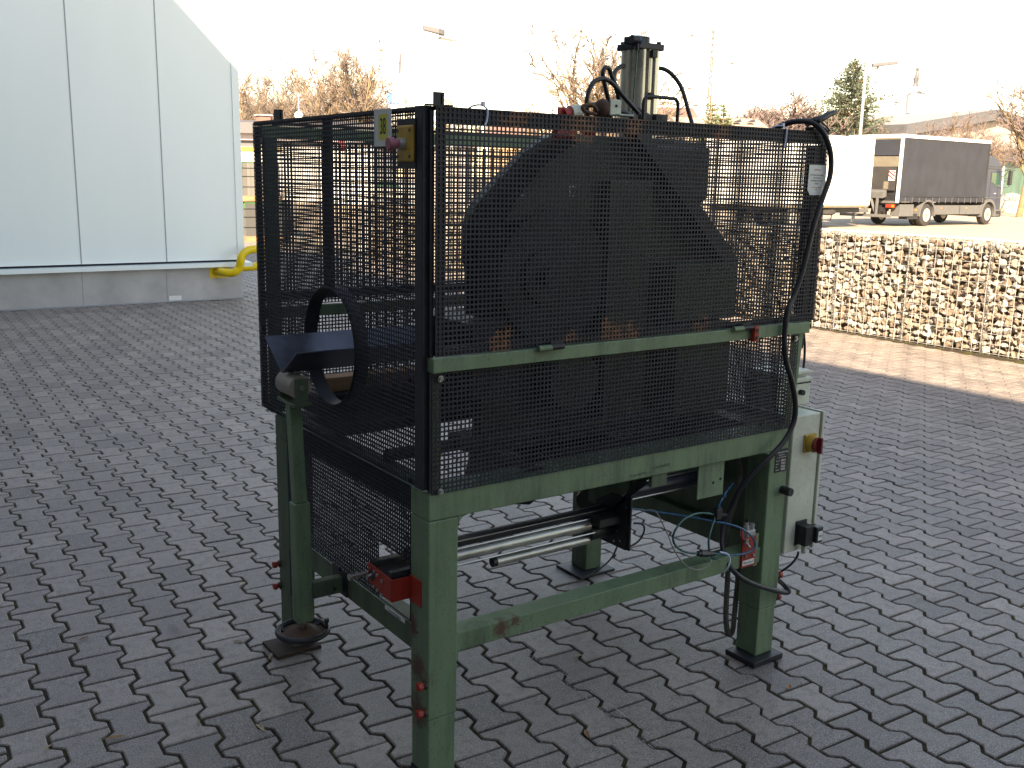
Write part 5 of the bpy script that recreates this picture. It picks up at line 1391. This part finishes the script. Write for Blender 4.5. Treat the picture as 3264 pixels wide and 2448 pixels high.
def conifer_mesh(seed, H, Rb, nl, per, wild=.25, leafn=26):
    rnd = random.Random(seed); tk = MB(); lf = MB()
    tk.tube([(0, 0, 0), (0, 0, H)], .16 * H / 9, 8, .02)
    for i in range(nl):
        f = i / nl; z = H * (.06 + .94 * f)
        r = Rb * (1 - f) ** .8 * (1 + rnd.uniform(-wild, wild)) + .12
        for j in range(per):
            a = rnd.uniform(0, 6.283); rr = r * rnd.uniform(.7, 1.12)
            d = Vector((math.cos(a), math.sin(a), rnd.uniform(-.05, .38)))
            p0 = Vector((0, 0, z)); p1 = p0 + d * rr
            tk.tube([p0, p0 + d * rr * .5 + Vector((0, 0, -.04)), p1], .03, 4, .008, cap=False)
            n = max(6, int(leafn * rr / Rb))
            for k in range(n):
                t_ = rnd.uniform(.18, 1.05); c = p0 + d * rr * t_ + Vector((rnd.gauss(0, .10), rnd.gauss(0, .10), rnd.gauss(-.04, .08)))
                s_ = rnd.uniform(.15, .32) * (H / 9)
                u_ = (d * .8 + Vector((rnd.gauss(0, .5), rnd.gauss(0, .5), rnd.gauss(0, .35)))).normalized()
                w_ = u_.cross(Vector((rnd.gauss(0, 1), rnd.gauss(0, 1), rnd.gauss(0, 1)))).normalized()
                lf.add([c - w_ * s_ * .16, c + u_ * s_, c + w_ * s_ * .16], [(0, 1, 2)])
                lf.add([c - w_ * s_ * .1 + Vector((0, 0, .02)), c + (u_ + w_ * .8).normalized() * s_ * .8, c + w_ * s_ * .12], [(0, 1, 2)])
    return tk, lf
def make_conifer(seed, H, Rb, nl, per, mat, label, **k):
    tk, lf = conifer_mesh(seed, H, Rb, nl, per, **k)
    t = thing('conifer', (0, 0, 0), label, 'tree'); tk.build('trunk', M['bark'], t, local=True, fix=False); lf.build('crown', M[mat], t, local=True, fix=False)
    return t
cf = make_conifer(7, 10, 4.4, 46, 12, 'needle', 'x', leafn=60)
place(cf, 2690, 88, 205, 'big blue green conifer with ragged outline behind the street lamp')
cs_ = make_conifer(8, 4, 1.1, 22, 8, 'needle2', 'x', leafn=30)
place(cs_, 2255, 72, 334, 'small dark green conifer left of the pair above the roof')
place(cs_, 2292, 74, 336, 'small pointed green conifer, right one of the pair above the roof', None, 2.0)

# ------------------------------------------------------------------ litter on the paving
def litter():
    rnd = random.Random(9); lm = plain('dry_leaf', (.30, .16, .08), .8, 0, .3, 60); lm2 = plain('pale_leaf', (.42, .33, .22), .8, 0, .3, 60)
    spots = [(365,2352,'curled brown leaf lying alone near the left bottom corner'),(864,2090,'narrow tan leaf against the rusty foot plate'),(1842,2093,'small orange brown leaf right of the near leg'),(268,2034,'pale leaf by a joint left of the foot plate'),(760,2045,'tiny white scrap between leg and left edge'),(2130,2078,'straw coloured sliver before the right leg'),(2515,2190,'thin pale stalk lying right of the front right foot'),(772,1862,'small leaf beside the far left leg'),(632,2300,'white pebble in a mossy joint'),(1870,2340,'brown crumb below the stretcher'),(150,2385,'reddish leaf fragment by the left edge'),(830,2320,'pale chip on a paver below the handwheel')]
    for i, (px, py, lab) in enumerate(spots):
        p = on(px, py, 2, .004); a = rnd.uniform(0, 6.3); s = rnd.uniform(.014, .030) if i else .034
        d = Vector((math.cos(a), math.sin(a), 0)); e = Vector((-d.y, d.x, 0)); up = Vector((0, 0, 1))
        w = s * rnd.uniform(.22, .38)
        v = [p - d * s, p - d * s * .3 + e * w + up * .004, p - d * s * .3 - e * w + up * .003, p + d * s * .35 + e * w * .8 + up * .005, p + d * s * .35 - e * w * .8 + up * .004, p + d * s + up * .002, p + up * .0]
        o = MB().add(v, [(0, 2, 6, 1), (1, 6, 3), (2, 4, 6), (6, 4, 5, 3)]).build('dry_leaf' if 'pebble' not in lab and 'scrap' not in lab and 'chip' not in lab else 'scrap', lm if i % 3 == 0 else lm2, None, fix=False)
        tag(o, lab, 'leaf' if o.name.startswith('dry_leaf') else 'scrap')
litter()
def scrapes():
    rr = lambda a, b: (1350 + .40687 * a, 1950 + .40687 * b); rnd = random.Random(4); m = MB()
    for path, wd in ((((670,220),(760,290),(1000,460),(1200,620),(1500,840),(1640,950),(1900,1140),(2100,1300)), .004), (((720,190),(870,310),(1190,545),(1500,755),(1820,1000),(2100,1190),(2300,1340)), .005), (((1000,520),(1200,690),(1340,800),(1420,880)), .002)):
        pp = spline([on(*rr(*q), 2, .0022) for q in path], 40)
        for i in range(len(pp) - 1):
            if rnd.random() < .30: continue
            d = (pp[i + 1] - pp[i]); e = Vector((-d.y, d.x, 0)).normalized() * wd * rnd.uniform(.15, .6); o_ = e * rnd.uniform(-.6, .6)
            m.add([pp[i] - e + o_, pp[i] + e + o_, pp[i + 1] + e * rnd.uniform(.4, 1) + o_, pp[i + 1] - e * rnd.uniform(.4, 1) + o_], [(0, 1, 2, 3)])
    o = m.build('scrape_marks', plain('scrape', (.34, .34, .34), .9, 0, .3, 90), None, fix=False); tag(o, kind='structure')
scrapes()
